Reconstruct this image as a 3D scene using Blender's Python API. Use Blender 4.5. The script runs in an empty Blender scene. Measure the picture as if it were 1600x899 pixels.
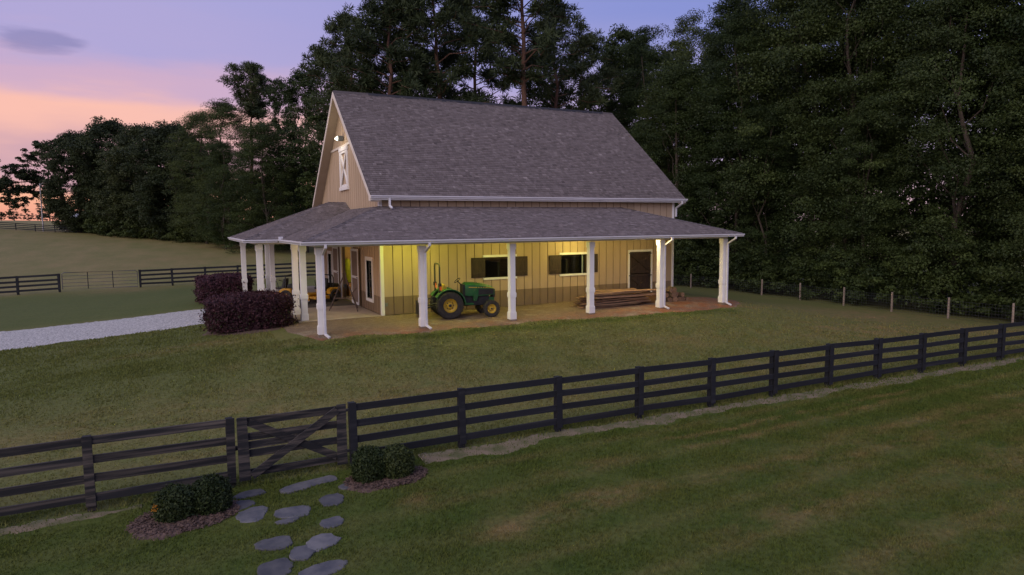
import bpy, math, random
import numpy as np
from mathutils import Matrix, Vector

S = bpy.context.scene
COL = S.collection
rng = np.random.default_rng(7)
random.seed(7)

# ---------------------------------------------------------------- camera
def make_camera():
    f, pitch, roll, yaw = 1032.0, 0.0944, -0.0092, 0.4625
    cyw, sy, cp, sp = math.cos(yaw), math.sin(yaw), math.cos(pitch), math.sin(pitch)
    fw = np.array([sy*cp, cyw*cp, -sp]); r0 = np.array([cyw, -sy, 0.0]); u0 = np.cross(r0, fw)
    r = math.cos(roll)*r0 + math.sin(roll)*u0; u = np.cross(r, fw)
    cd = bpy.data.cameras.new('camera'); co = bpy.data.objects.new('camera', cd); COL.objects.link(co)
    cd.sensor_fit = 'HORIZONTAL'; cd.sensor_width = 36.0; cd.lens = f/1600*36.0
    cd.clip_start = 0.1; cd.clip_end = 3000
    m = Matrix.Identity(4)
    for i in range(3):
        m[i][0] = r[i]; m[i][1] = u[i]; m[i][2] = -fw[i]
    m[0][3], m[1][3], m[2][3] = -7.23, -26.49, 3.646
    co.matrix_world = m
    S.camera = co
make_camera()

# ---------------------------------------------------------------- sky, sun, exposure
SUN_DIR = Vector((-0.74, -0.50, 0.55)).normalized()          # towards the soft afterglow
def make_world():
    w = bpy.data.worlds.new('World'); S.world = w; w.use_nodes = True
    nt = w.node_tree; nt.nodes.clear(); N = nt.nodes.new; L = nt.links.new
    out = N('ShaderNodeOutputWorld'); bg = N('ShaderNodeBackground')
    tc = N('ShaderNodeTexCoord'); sep = N('ShaderNodeSeparateXYZ'); L(tc.outputs['Generated'], sep.inputs[0])
    def math_(op, a, b=None, clamp=False):
        n = N('ShaderNodeMath'); n.operation = op; n.use_clamp = clamp
        for i, v in enumerate((a, b)):
            if v is None: continue
            if isinstance(v, (int, float)): n.inputs[i].default_value = v
            else: L(v, n.inputs[i])
        return n.outputs[0]
    def ramp(fac, stops):
        n = N('ShaderNodeValToRGB'); L(fac, n.inputs[0]); e = n.color_ramp.elements
        n.color_ramp.interpolation = 'EASE'
        while len(e) < len(stops): e.new(0.5)
        for k, (p, c) in enumerate(stops): e[k].position = p; e[k].color = (*c, 1)
        return n.outputs[0]
    # thin streaked cloud moves the elevation bands up and down
    mp = N('ShaderNodeMapping'); L(tc.outputs['Generated'], mp.inputs[0]); mp.inputs['Scale'].default_value = (1.3, 1.3, 7.0)
    mp.inputs['Rotation'].default_value = (0.12, 0.22, 0)
    nz = N('ShaderNodeTexNoise'); L(mp.outputs[0], nz.inputs[0]); nz.inputs['Scale'].default_value = 2.6; nz.inputs['Detail'].default_value = 5.0
    nz.inputs['Roughness'].default_value = 0.5
    el = math_('ADD', sep.outputs[2], math_('MULTIPLY', math_('SUBTRACT', nz.outputs[0], 0.5), 0.13))
    el = math_('MAXIMUM', el, 0.0)
    warm = ramp(el, [(0.0, (.84, .36, .26)), (0.04, (.95, .47, .31)), (0.085, (.60, .36, .43)), (0.14, (.92, .50, .42)),
                     (0.185, (.60, .40, .56)), (0.235, (.42, .37, .65)), (0.42, (.33, .36, .70)), (1.0, (.29, .32, .58))])
    cool = ramp(el, [(0.0, (.62, .42, .48)), (0.14, (.44, .38, .62)), (0.30, (.23, .27, .62)), (1.0, (.29, .32, .58))])
    dt = N('ShaderNodeVectorMath'); dt.operation = 'DOT_PRODUCT'; L(tc.outputs['Generated'], dt.inputs[0]); dt.inputs[1].default_value = (-0.62, 0.785, 0.0)
    mr = N('ShaderNodeMapRange'); mr.interpolation_type = 'SMOOTHSTEP'; L(dt.outputs['Value'], mr.inputs[0])
    mr.inputs[1].default_value = 0.15; mr.inputs[2].default_value = 0.86
    mx = N('ShaderNodeMix'); mx.data_type = 'RGBA'; L(mr.outputs[0], mx.inputs[0]); L(cool, mx.inputs[6]); L(warm, mx.inputs[7])
    # small dark dusk clouds: soft ellipses round fixed sky directions, edges frayed by noise
    n2 = N('ShaderNodeTexNoise'); L(mp.outputs[0], n2.inputs[0]); n2.inputs['Scale'].default_value = 9.0; n2.inputs['Detail'].default_value = 4.0
    col = mx.outputs[2]
    for cdir, wd, ht in CLOUDS:
        cv = Vector(cdir).normalized(); rt = cv.cross(Vector((0, 0, 1))).normalized(); upv = rt.cross(cv)
        def dot(v):
            n = N('ShaderNodeVectorMath'); n.operation = 'DOT_PRODUCT'; L(tc.outputs['Generated'], n.inputs[0]); n.inputs[1].default_value = v; return n.outputs['Value']
        ex = math_('DIVIDE', dot(rt), wd); ey = math_('DIVIDE', dot(upv), ht)
        d2 = math_('ADD', math_('MULTIPLY', ex, ex), math_('MULTIPLY', ey, ey)); d2 = math_('ADD', d2, math_('MULTIPLY', math_('SUBTRACT', n2.outputs[0], .5), 3.0))
        front = math_('GREATER_THAN', dot(cv), 0.0)
        m2 = N('ShaderNodeMapRange'); m2.interpolation_type = 'SMOOTHSTEP'; L(d2, m2.inputs[0]); m2.inputs[1].default_value = 1.25; m2.inputs[2].default_value = 0.1; m2.inputs[3].default_value = 0.0; m2.inputs[4].default_value = 0.62
        mc = N('ShaderNodeMix'); mc.data_type = 'RGBA'; L(math_('MULTIPLY', m2.outputs[0], front), mc.inputs[0]); L(col, mc.inputs[6]); mc.inputs[7].default_value = (.21, .20, .42, 1); col = mc.outputs[2]
    # faint physical sky under it
    sk = N('ShaderNodeTexSky'); sk.sky_type = 'NISHITA'; sk.sun_disc = False
    sk.sun_elevation = math.radians(2.0); sk.sun_rotation = math.atan2(SUN_DIR.x, SUN_DIR.y)
    bg2 = N('ShaderNodeBackground'); L(sk.outputs[0], bg2.inputs[0]); bg2.inputs[1].default_value = 0.01
    L(col, bg.inputs[0]); bg.inputs[1].default_value = 0.90
    ad = N('ShaderNodeAddShader'); L(bg.outputs[0], ad.inputs[0]); L(bg2.outputs[0], ad.inputs[1]); L(ad.outputs[0], out.inputs[0])
CLOUDS = [((-.140, .966, .2225), .047, .019), ((-.72, .58, .30), .10, .03), ((.75, .45, .42), .09, .03), ((.3, -.85, .4), .10, .035)]
make_world()
def make_sun():
    d = bpy.data.lights.new('afterglow_sun', 'SUN'); d.energy = 1.5; d.angle = math.radians(55); d.color = (1.0, .87, .76)
    o = bpy.data.objects.new('afterglow_sun', d); COL.objects.link(o)
    o.rotation_euler = SUN_DIR.to_track_quat('Z', 'Y').to_euler(); o.location = (-40, -40, 40)
make_sun()
S.view_settings.view_transform = 'Standard'; S.view_settings.look = 'None'
S.view_settings.exposure = 0.2; S.view_settings.gamma = 1.0; S.view_settings.use_curve_mapping = False
S.render.engine = 'CYCLES'
S.cycles.use_denoising = True
S.cycles.max_bounces = 6; S.cycles.diffuse_bounces = 3; S.cycles.glossy_bounces = 2; S.cycles.transparent_max_bounces = 8

# ---------------------------------------------------------------- helpers
class MB:
    def __init__(s): s.v = []; s.f = []; s.n = 0
    def add(s, vs, fs):
        b = s.n; s.v.extend([tuple(map(float, p)) for p in vs]); s.n += len(vs); s.f.extend([tuple(b+i for i in q) for q in fs]); return s
    def box(s, x0, x1, y0, y1, z0, z1):
        return s.add([(x0,y0,z0),(x1,y0,z0),(x1,y1,z0),(x0,y1,z0),(x0,y0,z1),(x1,y0,z1),(x1,y1,z1),(x0,y1,z1)],
                     [(0,3,2,1),(4,5,6,7),(0,1,5,4),(1,2,6,5),(2,3,7,6),(3,0,4,7)])
    def bar(s, a, b, w, h, up=(0,0,1)):
        a = Vector(a); b = Vector(b); d = (b-a).normalized(); up = Vector(up)
        sd = d.cross(up); sd = sd.normalized() if sd.length > 1e-4 else Vector((1,0,0)); u = sd.cross(d).normalized()
        vs = []
        for p in (a, b):
            for i, j in ((-1,-1),(1,-1),(1,1),(-1,1)): vs.append(p + sd*(i*w/2) + u*(j*h/2))
        return s.add(vs, [(0,1,2,3),(7,6,5,4),(0,4,5,1),(1,5,6,2),(2,6,7,3),(3,7,4,0)])
    def tube(s, pts, rad, n=8, cap=True):
        pts = [Vector(p) for p in pts]; k = len(pts)
        if isinstance(rad, (int, float)): rad = [rad]*k
        vs = []; ref = None
        for i in range(k):
            d = (pts[min(i+1,k-1)]-pts[max(i-1,0)]).normalized()
            if ref is None: ref = Vector((0,0,1)) if abs(d.z) < .9 else Vector((1,0,0))
            a = d.cross(ref).normalized(); b = d.cross(a).normalized(); ref = b.cross(d) if False else ref
            for j in range(n):
                t = 2*math.pi*j/n; vs.append(pts[i] + (a*math.cos(t) + b*math.sin(t))*rad[i])
        fs = [(i*n+j, i*n+(j+1) % n, (i+1)*n+(j+1) % n, (i+1)*n+j) for i in range(k-1) for j in range(n)]
        if cap: fs += [tuple(range(n-1, -1, -1)), tuple((k-1)*n+j for j in range(n))]
        return s.add(vs, fs)
    def lathe(s, prof, c, axis='y', n=28):            # prof: (radius, along axis)
        vs = []; fs = []; k = len(prof)
        for j in range(n):
            t = 2*math.pi*j/n; ca, sa = math.cos(t), math.sin(t)
            for r, h in prof:
                vs.append({'y': (c[0]+r*ca, c[1]+h, c[2]+r*sa), 'x': (c[0]+h, c[1]+r*ca, c[2]+r*sa), 'z': (c[0]+r*ca, c[1]+r*sa, c[2]+h)}[axis])
        for j in range(n):
            for i in range(k-1):
                a = j*k+i; b = ((j+1) % n)*k+i; fs.append((a, b, b+1, a+1))
        return s.add(vs, fs)
    def prism(s, poly, h0, h1, plane='xz'):           # 2D polygon extruded along the third axis
        m = {'xz': lambda p, h: (p[0], h, p[1]), 'yz': lambda p, h: (h, p[0], p[1]), 'xy': lambda p, h: (p[0], p[1], h)}[plane]
        n = len(poly); vs = [m(p, h0) for p in poly]+[m(p, h1) for p in poly]
        return s.add(vs, [tuple(range(n-1, -1, -1)), tuple(range(n, 2*n))]+[(i, (i+1) % n, n+(i+1) % n, n+i) for i in range(n)])
    def mesh(s, name, mat, smooth=False):
        me = bpy.data.meshes.new(name); me.from_pydata(s.v, [], s.f); me.materials.append(mat)
        if smooth:
            me.polygons.foreach_set('use_smooth', [True]*len(me.polygons))
            try: me.set_sharp_from_angle(angle=math.radians(40))
            except Exception: pass
        me.update(); return me
    def build(s, name, mat, parent=None, smooth=False, bevel=0):
        o = link(name, s.mesh(name, mat, smooth), parent)
        if bevel:
            md = o.modifiers.new('bevel', 'BEVEL'); md.width = bevel; md.segments = 2; md.limit_method = 'ANGLE'
        return o

LOCAL = set()                                     # things whose parts are in their own axes
def link(name, me, parent=None, loc=None, rot=None, scale=None, world=True):
    o = bpy.data.objects.new(name, me); COL.objects.link(o)
    if parent is not None:
        o.parent = parent
        if world and parent.name not in LOCAL and parent.parent is None and parent.type == 'EMPTY': o.matrix_parent_inverse = Matrix.Translation(-Vector(parent.location))
    if loc is not None: o.location = loc
    if rot is not None: o.rotation_euler = rot
    if scale is not None: o.scale = scale
    return o
def npmesh(name, v, f, mat, attrs=None, smooth=False):
    me = bpy.data.meshes.new(name); v = np.asarray(v, np.float32); f = np.asarray(f, np.int32); k = f.shape[1]
    me.vertices.add(len(v)); me.vertices.foreach_set('co', v.ravel())
    me.loops.add(f.size); me.loops.foreach_set('vertex_index', f.ravel())
    me.polygons.add(len(f)); me.polygons.foreach_set('loop_start', np.arange(0, f.size, k, dtype=np.int32))
    me.update(calc_edges=True)
    if smooth: me.polygons.foreach_set('use_smooth', np.ones(len(f), bool))
    for n, a in (attrs or {}).items():
        at = me.attributes.new(n, 'FLOAT', 'POINT'); at.data.foreach_set('value', np.asarray(a, np.float32))
    me.materials.append(mat); me.validate(); return me
def tag(o, label=None, cat=None, group=None, kind=None):
    if label: o['label'] = label
    if cat: o['category'] = cat
    if group: o['group'] = group
    if kind: o['kind'] = kind
    return o
def thing(name, label, cat, loc=(0,0,0), rz=0, group=None):
    o = bpy.data.objects.new(name, None); COL.objects.link(o); o.location = loc; o.rotation_euler = (0,0,rz); o.empty_display_size = .3
    if rz: LOCAL.add(o.name)
    return tag(o, label, cat, group)

# ---------------------------------------------------------------- materials
def mat(name, c1, c2=None, scale=4.0, rough=.7, bump=0.0, bscale=None, stretch=(1,1,1), metal=0.0, attr=None, emit=None, detail=5.0, spec=.4, pos=(.35,.65), obj_rand=0.0, coord='Object'):
    m = bpy.data.materials.new(name); m.use_nodes = True; nt = m.node_tree; N = nt.nodes.new; L = nt.links.new
    b = nt.nodes['Principled BSDF']; b.inputs['Roughness'].default_value = rough; b.inputs['Metallic'].default_value = metal
    b.inputs['Specular IOR Level'].default_value = spec
    b.inputs['Base Color'].default_value = (*c1, 1)
    if emit: b.inputs['Emission Color'].default_value = (*emit[0], 1); b.inputs['Emission Strength'].default_value = emit[1]
    if c2 is not None or bump:
        tc = N('ShaderNodeTexCoord'); mp = N('ShaderNodeMapping'); L(tc.outputs[coord], mp.inputs[0]); mp.inputs['Scale'].default_value = stretch
        nz = N('ShaderNodeTexNoise'); L(mp.outputs[0], nz.inputs[0]); nz.inputs['Scale'].default_value = scale; nz.inputs['Detail'].default_value = detail
        nz.inputs['Roughness'].default_value = .6
        if obj_rand:
            oi = N('ShaderNodeObjectInfo'); vm = N('ShaderNodeVectorMath'); vm.operation = 'SCALE'; vm.inputs[0].default_value = (37, 91, 53); L(oi.outputs['Random'], vm.inputs['Scale']); L(vm.outputs[0], mp.inputs['Location'])
    if c2 is not None:
        fac = None
        if attr:
            at = N('ShaderNodeAttribute'); at.attribute_name = attr; fac = at.outputs['Fac']
        else:
            mr = N('ShaderNodeMapRange'); L(nz.outputs[0], mr.inputs[0]); mr.inputs[1].default_value = pos[0]; mr.inputs[2].default_value = pos[1]; fac = mr.outputs[0]
        mx = N('ShaderNodeMix'); mx.data_type = 'RGBA'; L(fac, mx.inputs[0]); mx.inputs[6].default_value = (*c1, 1); mx.inputs[7].default_value = (*c2, 1)
        col = mx.outputs[2]
        if obj_rand:
            m3 = N('ShaderNodeMapRange'); L(oi.outputs['Random'], m3.inputs[0]); m3.inputs[3].default_value = 1-obj_rand; m3.inputs[4].default_value = 1+obj_rand
            vs = N('ShaderNodeVectorMath'); vs.operation = 'SCALE'; L(col, vs.inputs[0]); L(m3.outputs[0], vs.inputs['Scale']); col = vs.outputs[0]
        L(col, b.inputs['Base Color'])
    if bump:
        nb = N('ShaderNodeTexNoise'); L(mp.outputs[0], nb.inputs[0]); nb.inputs['Scale'].default_value = bscale or scale*3; nb.inputs['Detail'].default_value = 6
        bp = N('ShaderNodeBump'); bp.inputs['Strength'].default_value = min(1, bump*12); bp.inputs['Distance'].default_value = bump; L(nb.outputs[0], bp.inputs['Height']); L(bp.outputs[0], b.inputs['Normal'])
    return m
def leafmat(name, dark, light, trans=.25, rough=.6, spec=.25):
    m = bpy.data.materials.new(name); m.use_nodes = True; nt = m.node_tree; N = nt.nodes.new; L = nt.links.new
    b = nt.nodes['Principled BSDF']; b.inputs['Roughness'].default_value = rough; b.inputs['Specular IOR Level'].default_value = spec
    at = N('ShaderNodeAttribute'); at.attribute_name = 'tone'; oi = N('ShaderNodeObjectInfo')
    mx = N('ShaderNodeMix'); mx.data_type = 'RGBA'; L(at.outputs['Fac'], mx.inputs[0]); mx.inputs[6].default_value = (*dark, 1); mx.inputs[7].default_value = (*light, 1)
    mr = N('ShaderNodeMapRange'); L(oi.outputs['Random'], mr.inputs[0]); mr.inputs[3].default_value = .75; mr.inputs[4].default_value = 1.25
    hs = N('ShaderNodeHueSaturation'); L(mx.outputs[2], hs.inputs['Color']); L(mr.outputs[0], hs.inputs['Value'])
    mh = N('ShaderNodeMapRange'); L(oi.outputs['Random'], mh.inputs[0]); mh.inputs[3].default_value = .515; mh.inputs[4].default_value = .485; L(mh.outputs[0], hs.inputs['Hue'])
    L(hs.outputs[0], b.inputs['Base Color'])
    tr = N('ShaderNodeBsdfTranslucent'); L(hs.outputs[0], tr.inputs[0]); ms = N('ShaderNodeMixShader'); ms.inputs[0].default_value = trans
    out = nt.nodes['Material Output']; L(b.outputs[0], ms.inputs[1]); L(tr.outputs[0], ms.inputs[2]); L(ms.outputs[0], out.inputs[0])
    return m
def glassmat():
    m = bpy.data.materials.new('window_glass'); m.use_nodes = True; nt = m.node_tree; N = nt.nodes.new; L = nt.links.new
    nt.nodes.remove(nt.nodes['Principled BSDF']); out = nt.nodes['Material Output']
    t = N('ShaderNodeBsdfTransparent'); t.inputs[0].default_value = (.8, .84, .82, 1); g = N('ShaderNodeBsdfGlossy'); g.inputs['Roughness'].default_value = .03
    fr = N('ShaderNodeFresnel'); fr.inputs[0].default_value = 1.25; ms = N('ShaderNodeMixShader'); L(fr.outputs[0], ms.inputs[0]); L(t.outputs[0], ms.inputs[1]); L(g.outputs[0], ms.inputs[2]); L(ms.outputs[0], out.inputs[0])
    return m
M = dict(
    siding=mat('tan_siding_paint', (.47,.345,.225), (.42,.305,.195), 2.0, .7, .0015, 60, (1,1,.15), obj_rand=.05),
    skirt=mat('brown_skirt_paint', (.23,.16,.095), (.19,.13,.075), 2.0, .7, .0015, 60, (1,1,.15), obj_rand=.06),
    groove=mat('siding_groove', (.12,.085,.06)),
    white=mat('white_trim_paint', (.82,.80,.78), (.74,.71,.68), 1.2, .5, 0, None, (1,1,.4)),
    cream=mat('cream_trim_paint', (.72,.64,.55), (.66,.58,.49), 1.5, .55),
    soffit=mat('tan_soffit', (.40,.31,.23), (.36,.28,.2), 2, .7, .002, 30),
    gutter=mat('white_gutter_metal', (.72,.70,.72), (.62,.60,.63), .8, .35, 0, None, (1,1,3), spec=.5),
    darkwood=mat('dark_stained_wood', (.026,.016,.010), (.048,.028,.017), 3, .65, .003, 30, (6,6,1), obj_rand=.15),
    concrete=mat('porch_concrete', (.42,.35,.27), (.32,.26,.20), 1.2, .85, .002, 40),
    rubber=mat('dark_floor_mat', (.055,.045,.04), (.085,.07,.058), 3, .9, .004, 30),
    dirt=None,
    gravel=None, mulch=mat('bark_mulch', (.07,.045,.035), (.16,.10,.075), 14, .95, .05, 25),
    worn=mat('sandy_worn_soil', (.215,.165,.105), (.11,.11,.045), 2.2, .95, .03, 18, pos=(.40,.60)),
    fence=mat('weathered_black_fence_paint', (.009,.010,.014), (.035,.034,.038), 3.0, .75, .003, 30, (.35,3,3), pos=(.52,.85), obj_rand=.25),
    fence_near=mat('worn_black_fence_paint', (.012,.012,.014), (.125,.102,.085), 3.0, .8, .004, 30, (.35,3,5), pos=(.46,.76), obj_rand=.3),
    postwood=mat('grey_round_post_wood', (.20,.15,.115), (.28,.22,.175), 4, .85, .004, 30, (3,3,.5), obj_rand=.2),
    wire=mat('galvanised_wire', (.10,.10,.10), None, rough=.5, metal=.6),
    steel=mat('grey_tube_steel', (.09,.085,.09), (.13,.12,.12), 5, .5, metal=.3),
    black=mat('black_plastic', (.018,.018,.018), (.03,.03,.03), 6, .5),
    tyre=mat('black_rubber_tyre', (.022,.021,.02), (.05,.043,.036), 8, .85, .003, 50),
    green=mat('tractor_green_paint', (.012,.105,.026), (.055,.085,.040), 5, .42, spec=.45, pos=(.45,.85)),
    yellow=mat('yellow_wheel_paint', (.70,.46,.02), (.40,.28,.06), 6, .45, spec=.5),
    orange=mat('mower_yellow_paint', (.62,.32,.02), (.5,.25,.02), 5, .45, spec=.5),
    smv=mat('orange_reflector', (.75,.12,.02), None, rough=.4),
    brown_metal=mat('brown_metal_tube', (.09,.065,.05), (.13,.09,.07), 8, .5, metal=.2),
    plank=mat('rough_sawn_plank', (.31,.18,.10), (.15,.09,.055), 3.5, .85, .006, 22, (.6,6,6), obj_rand=.4),
    log=mat('log_bark', (.09,.06,.04), (.16,.105,.07), 9, .9, .012, 20, obj_rand=.25),
    logend=mat('cut_log_end', (.27,.165,.09), (.17,.10,.055), 12, .85, obj_rand=.25),
    bark=mat('tree_bark', (.045,.034,.026), (.085,.064,.048), 5, .9, .02, 14, (2,2,.5), obj_rand=.2),
    pinebark=mat('pine_bark', (.17,.085,.055), (.10,.058,.042), 5, .9, .02, 14, (2,2,.5), obj_rand=.15),
    stone=mat('blue_grey_flagstone', (.075,.076,.086), (.145,.138,.135), 3.5, .85, .02, 7, obj_rand=.28),
    osb=mat('plywood_interior', (.50,.33,.15), (.40,.26,.11), 5, .8),
    jacket=mat('yellow_green_jacket', (.42,.50,.03), (.32,.40,.03), 6, .7),
    darkcloth=mat('black_cloth', (.02,.02,.025), (.03,.03,.035), 6, .8),
    cardboard=mat('tan_box', (.50,.28,.12), (.42,.23,.10), 4, .8),
    lamp=mat('lit_lamp_lens', (.9,.9,.8), emit=((1,.97,.72), 14)),
    lampbody=mat('grey_lamp_housing', (.16,.17,.15)),
    farroof=mat('far_metal_roof', (.42,.43,.46), rough=.4), farwall=mat('far_house_wall', (.30,.26,.23)),
    polem=mat('galvanised_pole', (.42,.40,.42), rough=.5, metal=.2),
    glass=glassmat(),
)
def shinglemat():
    m = bpy.data.materials.new('asphalt_shingle'); m.use_nodes = True; nt = m.node_tree; N = nt.nodes.new; L = nt.links.new
    b = nt.nodes['Principled BSDF']; b.inputs['Roughness'].default_value = .9; b.inputs['Specular IOR Level'].default_value = .2
    at = N('ShaderNodeAttribute'); at.attribute_name = 'tone'
    r = N('ShaderNodeValToRGB'); L(at.outputs['Fac'], r.inputs[0]); e = r.color_ramp.elements
    st = [(0,(.092,.077,.075)),(.35,(.146,.122,.118)),(.6,(.186,.156,.152)),(.85,(.250,.212,.204)),(1,(.34,.295,.285))]
    while len(e) < len(st): e.new(.5)
    for k, (p, c) in enumerate(st): e[k].position = p; e[k].color = (*c, 1)
    tc = N('ShaderNodeTexCoord'); nz = N('ShaderNodeTexNoise'); L(tc.outputs['Object'], nz.inputs[0]); nz.inputs['Scale'].default_value = 45; nz.inputs['Detail'].default_value = 3
    mr = N('ShaderNodeMapRange'); L(nz.outputs[0], mr.inputs[0]); mr.inputs[1].default_value = .3; mr.inputs[2].default_value = .7; mr.inputs[3].default_value = .75; mr.inputs[4].default_value = 1.25
    vs = N('ShaderNodeVectorMath'); vs.operation = 'SCALE'; L(r.outputs[0], vs.inputs[0]); L(mr.outputs[0], vs.inputs['Scale']); L(vs.outputs[0], b.inputs['Base Color'])
    return m
M['shingle'] = shinglemat()
def gravelmat():
    m = bpy.data.materials.new('white_gravel'); m.use_nodes = True; nt = m.node_tree; N = nt.nodes.new; L = nt.links.new
    b = nt.nodes['Principled BSDF']; b.inputs['Roughness'].default_value = .9
    tc = N('ShaderNodeTexCoord'); vo = N('ShaderNodeTexVoronoi'); L(tc.outputs['Object'], vo.inputs[0]); vo.inputs['Scale'].default_value = 24
    r = N('ShaderNodeValToRGB'); sp = N('ShaderNodeSeparateColor'); L(vo.outputs['Color'], sp.inputs[0]); L(sp.outputs[0], r.inputs[0])
    e = r.color_ramp.elements; e[0].color = (.24,.23,.21,1); e[1].color = (.60,.575,.53,1); e[0].position = .05; e[1].position = .8
    L(r.outputs[0], b.inputs['Base Color']); bp = N('ShaderNodeBump'); bp.inputs['Strength'].default_value = .9; bp.inputs['Distance'].default_value = .03; bp.invert = True
    L(vo.outputs['Distance'], bp.inputs['Height']); L(bp.outputs[0], b.inputs['Normal']); return m
M['gravel'] = gravelmat()
def dirtmat():
    m = bpy.data.materials.new('clay_dirt'); m.use_nodes = True; nt = m.node_tree; N = nt.nodes.new; L = nt.links.new
    b = nt.nodes['Principled BSDF']; b.inputs['Roughness'].default_value = .95; b.inputs['Specular IOR Level'].default_value = .15
    tc = N('ShaderNodeTexCoord'); sp = N('ShaderNodeSeparateXYZ'); L(tc.outputs['Object'], sp.inputs[0])
    def noise(s, d): n = N('ShaderNodeTexNoise'); L(tc.outputs['Object'], n.inputs[0]); n.inputs['Scale'].default_value = s; n.inputs['Detail'].default_value = d; n.inputs['Roughness'].default_value = .65; return n.outputs[0]
    def mr(a, i0, i1, o0=0., o1=1.):
        n = N('ShaderNodeMapRange'); L(a, n.inputs[0])
        for k, v in enumerate((i0, i1, o0, o1)): n.inputs[k+1].default_value = v
        return n.outputs[0]
    def ma(op, a, c):
        n = N('ShaderNodeMath'); n.operation = op; n.use_clamp = True
        for i, v in enumerate((a, c)):
            if isinstance(v, float): n.inputs[i].default_value = v
            else: L(v, n.inputs[i])
        return n.outputs[0]
    # packed tan crusher dust near the wall, raw red clay at the outer edge and the right end
    clay = ma('ADD', mr(sp.outputs[1], -2.4, -3.9, 0, .75), mr(sp.outputs[0], 9., 13., 0, .75)); clay = ma('MULTIPLY', clay, mr(noise(1.6, 6), .33, .6))
    mx = N('ShaderNodeMix'); mx.data_type = 'RGBA'; L(clay, mx.inputs[0]); mx.inputs[6].default_value = (.215,.155,.105,1); mx.inputs[7].default_value = (.30,.120,.052,1)
    pale = N('ShaderNodeMix'); pale.data_type = 'RGBA'; L(mr(noise(.9, 5), .54, .66, 0, .7), pale.inputs[0]); L(mx.outputs[2], pale.inputs[6]); pale.inputs[7].default_value = (.33,.27,.19,1)
    sc = N('ShaderNodeVectorMath'); sc.operation = 'SCALE'; L(pale.outputs[2], sc.inputs[0]); L(ma('MULTIPLY', mr(noise(26, 4), .32, .68, .45, 1.0), mr(noise(4, 5), .3, .7, .7, 1.0)), sc.inputs['Scale'])
    s2 = N('ShaderNodeVectorMath'); s2.operation = 'SCALE'; L(sc.outputs[0], s2.inputs[0]); s2.inputs['Scale'].default_value = 1.45; L(s2.outputs[0], b.inputs['Base Color'])
    bp = N('ShaderNodeBump'); bp.inputs['Strength'].default_value = .8; bp.inputs['Distance'].default_value = .03; L(noise(14, 6), bp.inputs['Height']); L(bp.outputs[0], b.inputs['Normal']); return m
M['dirt'] = dirtmat()
def grassmat(name, gain=1.0):
    m = bpy.data.materials.new(name); m.use_nodes = True; nt = m.node_tree; N = nt.nodes.new; L = nt.links.new
    b = nt.nodes['Principled BSDF']; b.inputs['Roughness'].default_value = .85; b.inputs['Specular IOR Level'].default_value = .15
    al = N('ShaderNodeAttribute'); al.attribute_name = 'lush'; ad = N('ShaderNodeAttribute'); ad.attribute_name = 'dry'
    tc = N('ShaderNodeTexCoord')
    def noise(s, d=5, st=(1,1,1)):
        mp = N('ShaderNodeMapping'); L(tc.outputs['Object'], mp.inputs[0]); mp.inputs['Scale'].default_value = st
        n = N('ShaderNodeTexNoise'); L(mp.outputs[0], n.inputs[0]); n.inputs['Scale'].default_value = s; n.inputs['Detail'].default_value = d; n.inputs['Roughness'].default_value = .65; return n.outputs[0]
    def mr(a, lo, hi, o0=0., o1=1.):
        n = N('ShaderNodeMapRange'); L(a, n.inputs[0]); n.inputs[1].default_value = lo; n.inputs[2].default_value = hi; n.inputs[3].default_value = o0; n.inputs[4].default_value = o1; return n.outputs[0]
    def mix(f, a, c):
        n = N('ShaderNodeMix'); n.data_type = 'RGBA'; L(f, n.inputs[0])
        for i, v in ((6, a), (7, c)):
            if isinstance(v, tuple): n.inputs[i].default_value = (*[q*gain for q in v], 1)
            else: L(v, n.inputs[i])
        return n.outputs[2]
    def m2(op, a, c):
        n = N('ShaderNodeMath'); n.operation = op; n.use_clamp = True
        for i, v in enumerate((a, c)):
            if isinstance(v, float): n.inputs[i].default_value = v
            else: L(v, n.inputs[i])
        return n.outputs[0]
    fine = noise(9, 6); mid = noise(1.1, 5); big = noise(.22, 4)
    pad = mix(mr(mid, .30, .70), (.150,.138,.044), (.114,.128,.036))
    ah = N('ShaderNodeAttribute'); ah.attribute_name = 'hay'; pad = mix(ah.outputs['Fac'], pad, mix(mr(noise(.35, 6, (1,.35,1)), .35, .65), (.165,.160,.050), (.235,.190,.075)))
    lawn = mix(mr(mid, .30, .70), (.058,.086,.015), (.088,.102,.021))
    g = mix(al.outputs['Fac'], pad, lawn)
    dryf = m2('ADD', ad.outputs['Fac'], m2('MULTIPLY', mr(big, .55, .78, 0, .45), mr(al.outputs['Fac'], 0., 1., 1., .35)))
    dryf = m2('MULTIPLY', dryf, mr(noise(2.6, 6, (.5,1,1)), .36, .62))
    g = mix(dryf, g, (.230,.155,.066))
    sc = N('ShaderNodeVectorMath'); sc.operation = 'SCALE'; L(g, sc.inputs[0]); L(mr(fine, .3, .7, .72, 1.28), sc.inputs['Scale'])
    L(sc.outputs[0], b.inputs['Base Color'])
    bp = N('ShaderNodeBump'); bp.inputs['Strength'].default_value = .25; bp.inputs['Distance'].default_value = .03; L(noise(22, 6), bp.inputs['Height']); L(bp.outputs[0], b.inputs['Normal'])
    if gain > 1:
        tr = N('ShaderNodeBsdfTranslucent'); L(sc.outputs[0], tr.inputs[0]); ms = N('ShaderNodeMixShader'); ms.inputs[0].default_value = .35
        L(b.outputs[0], ms.inputs[1]); L(tr.outputs[0], ms.inputs[2]); L(ms.outputs[0], nt.nodes['Material Output'].inputs[0])
    return m
M['grass'] = grassmat('mown_grass'); M['blade'] = grassmat('grass_blades', 1.5)
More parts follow.
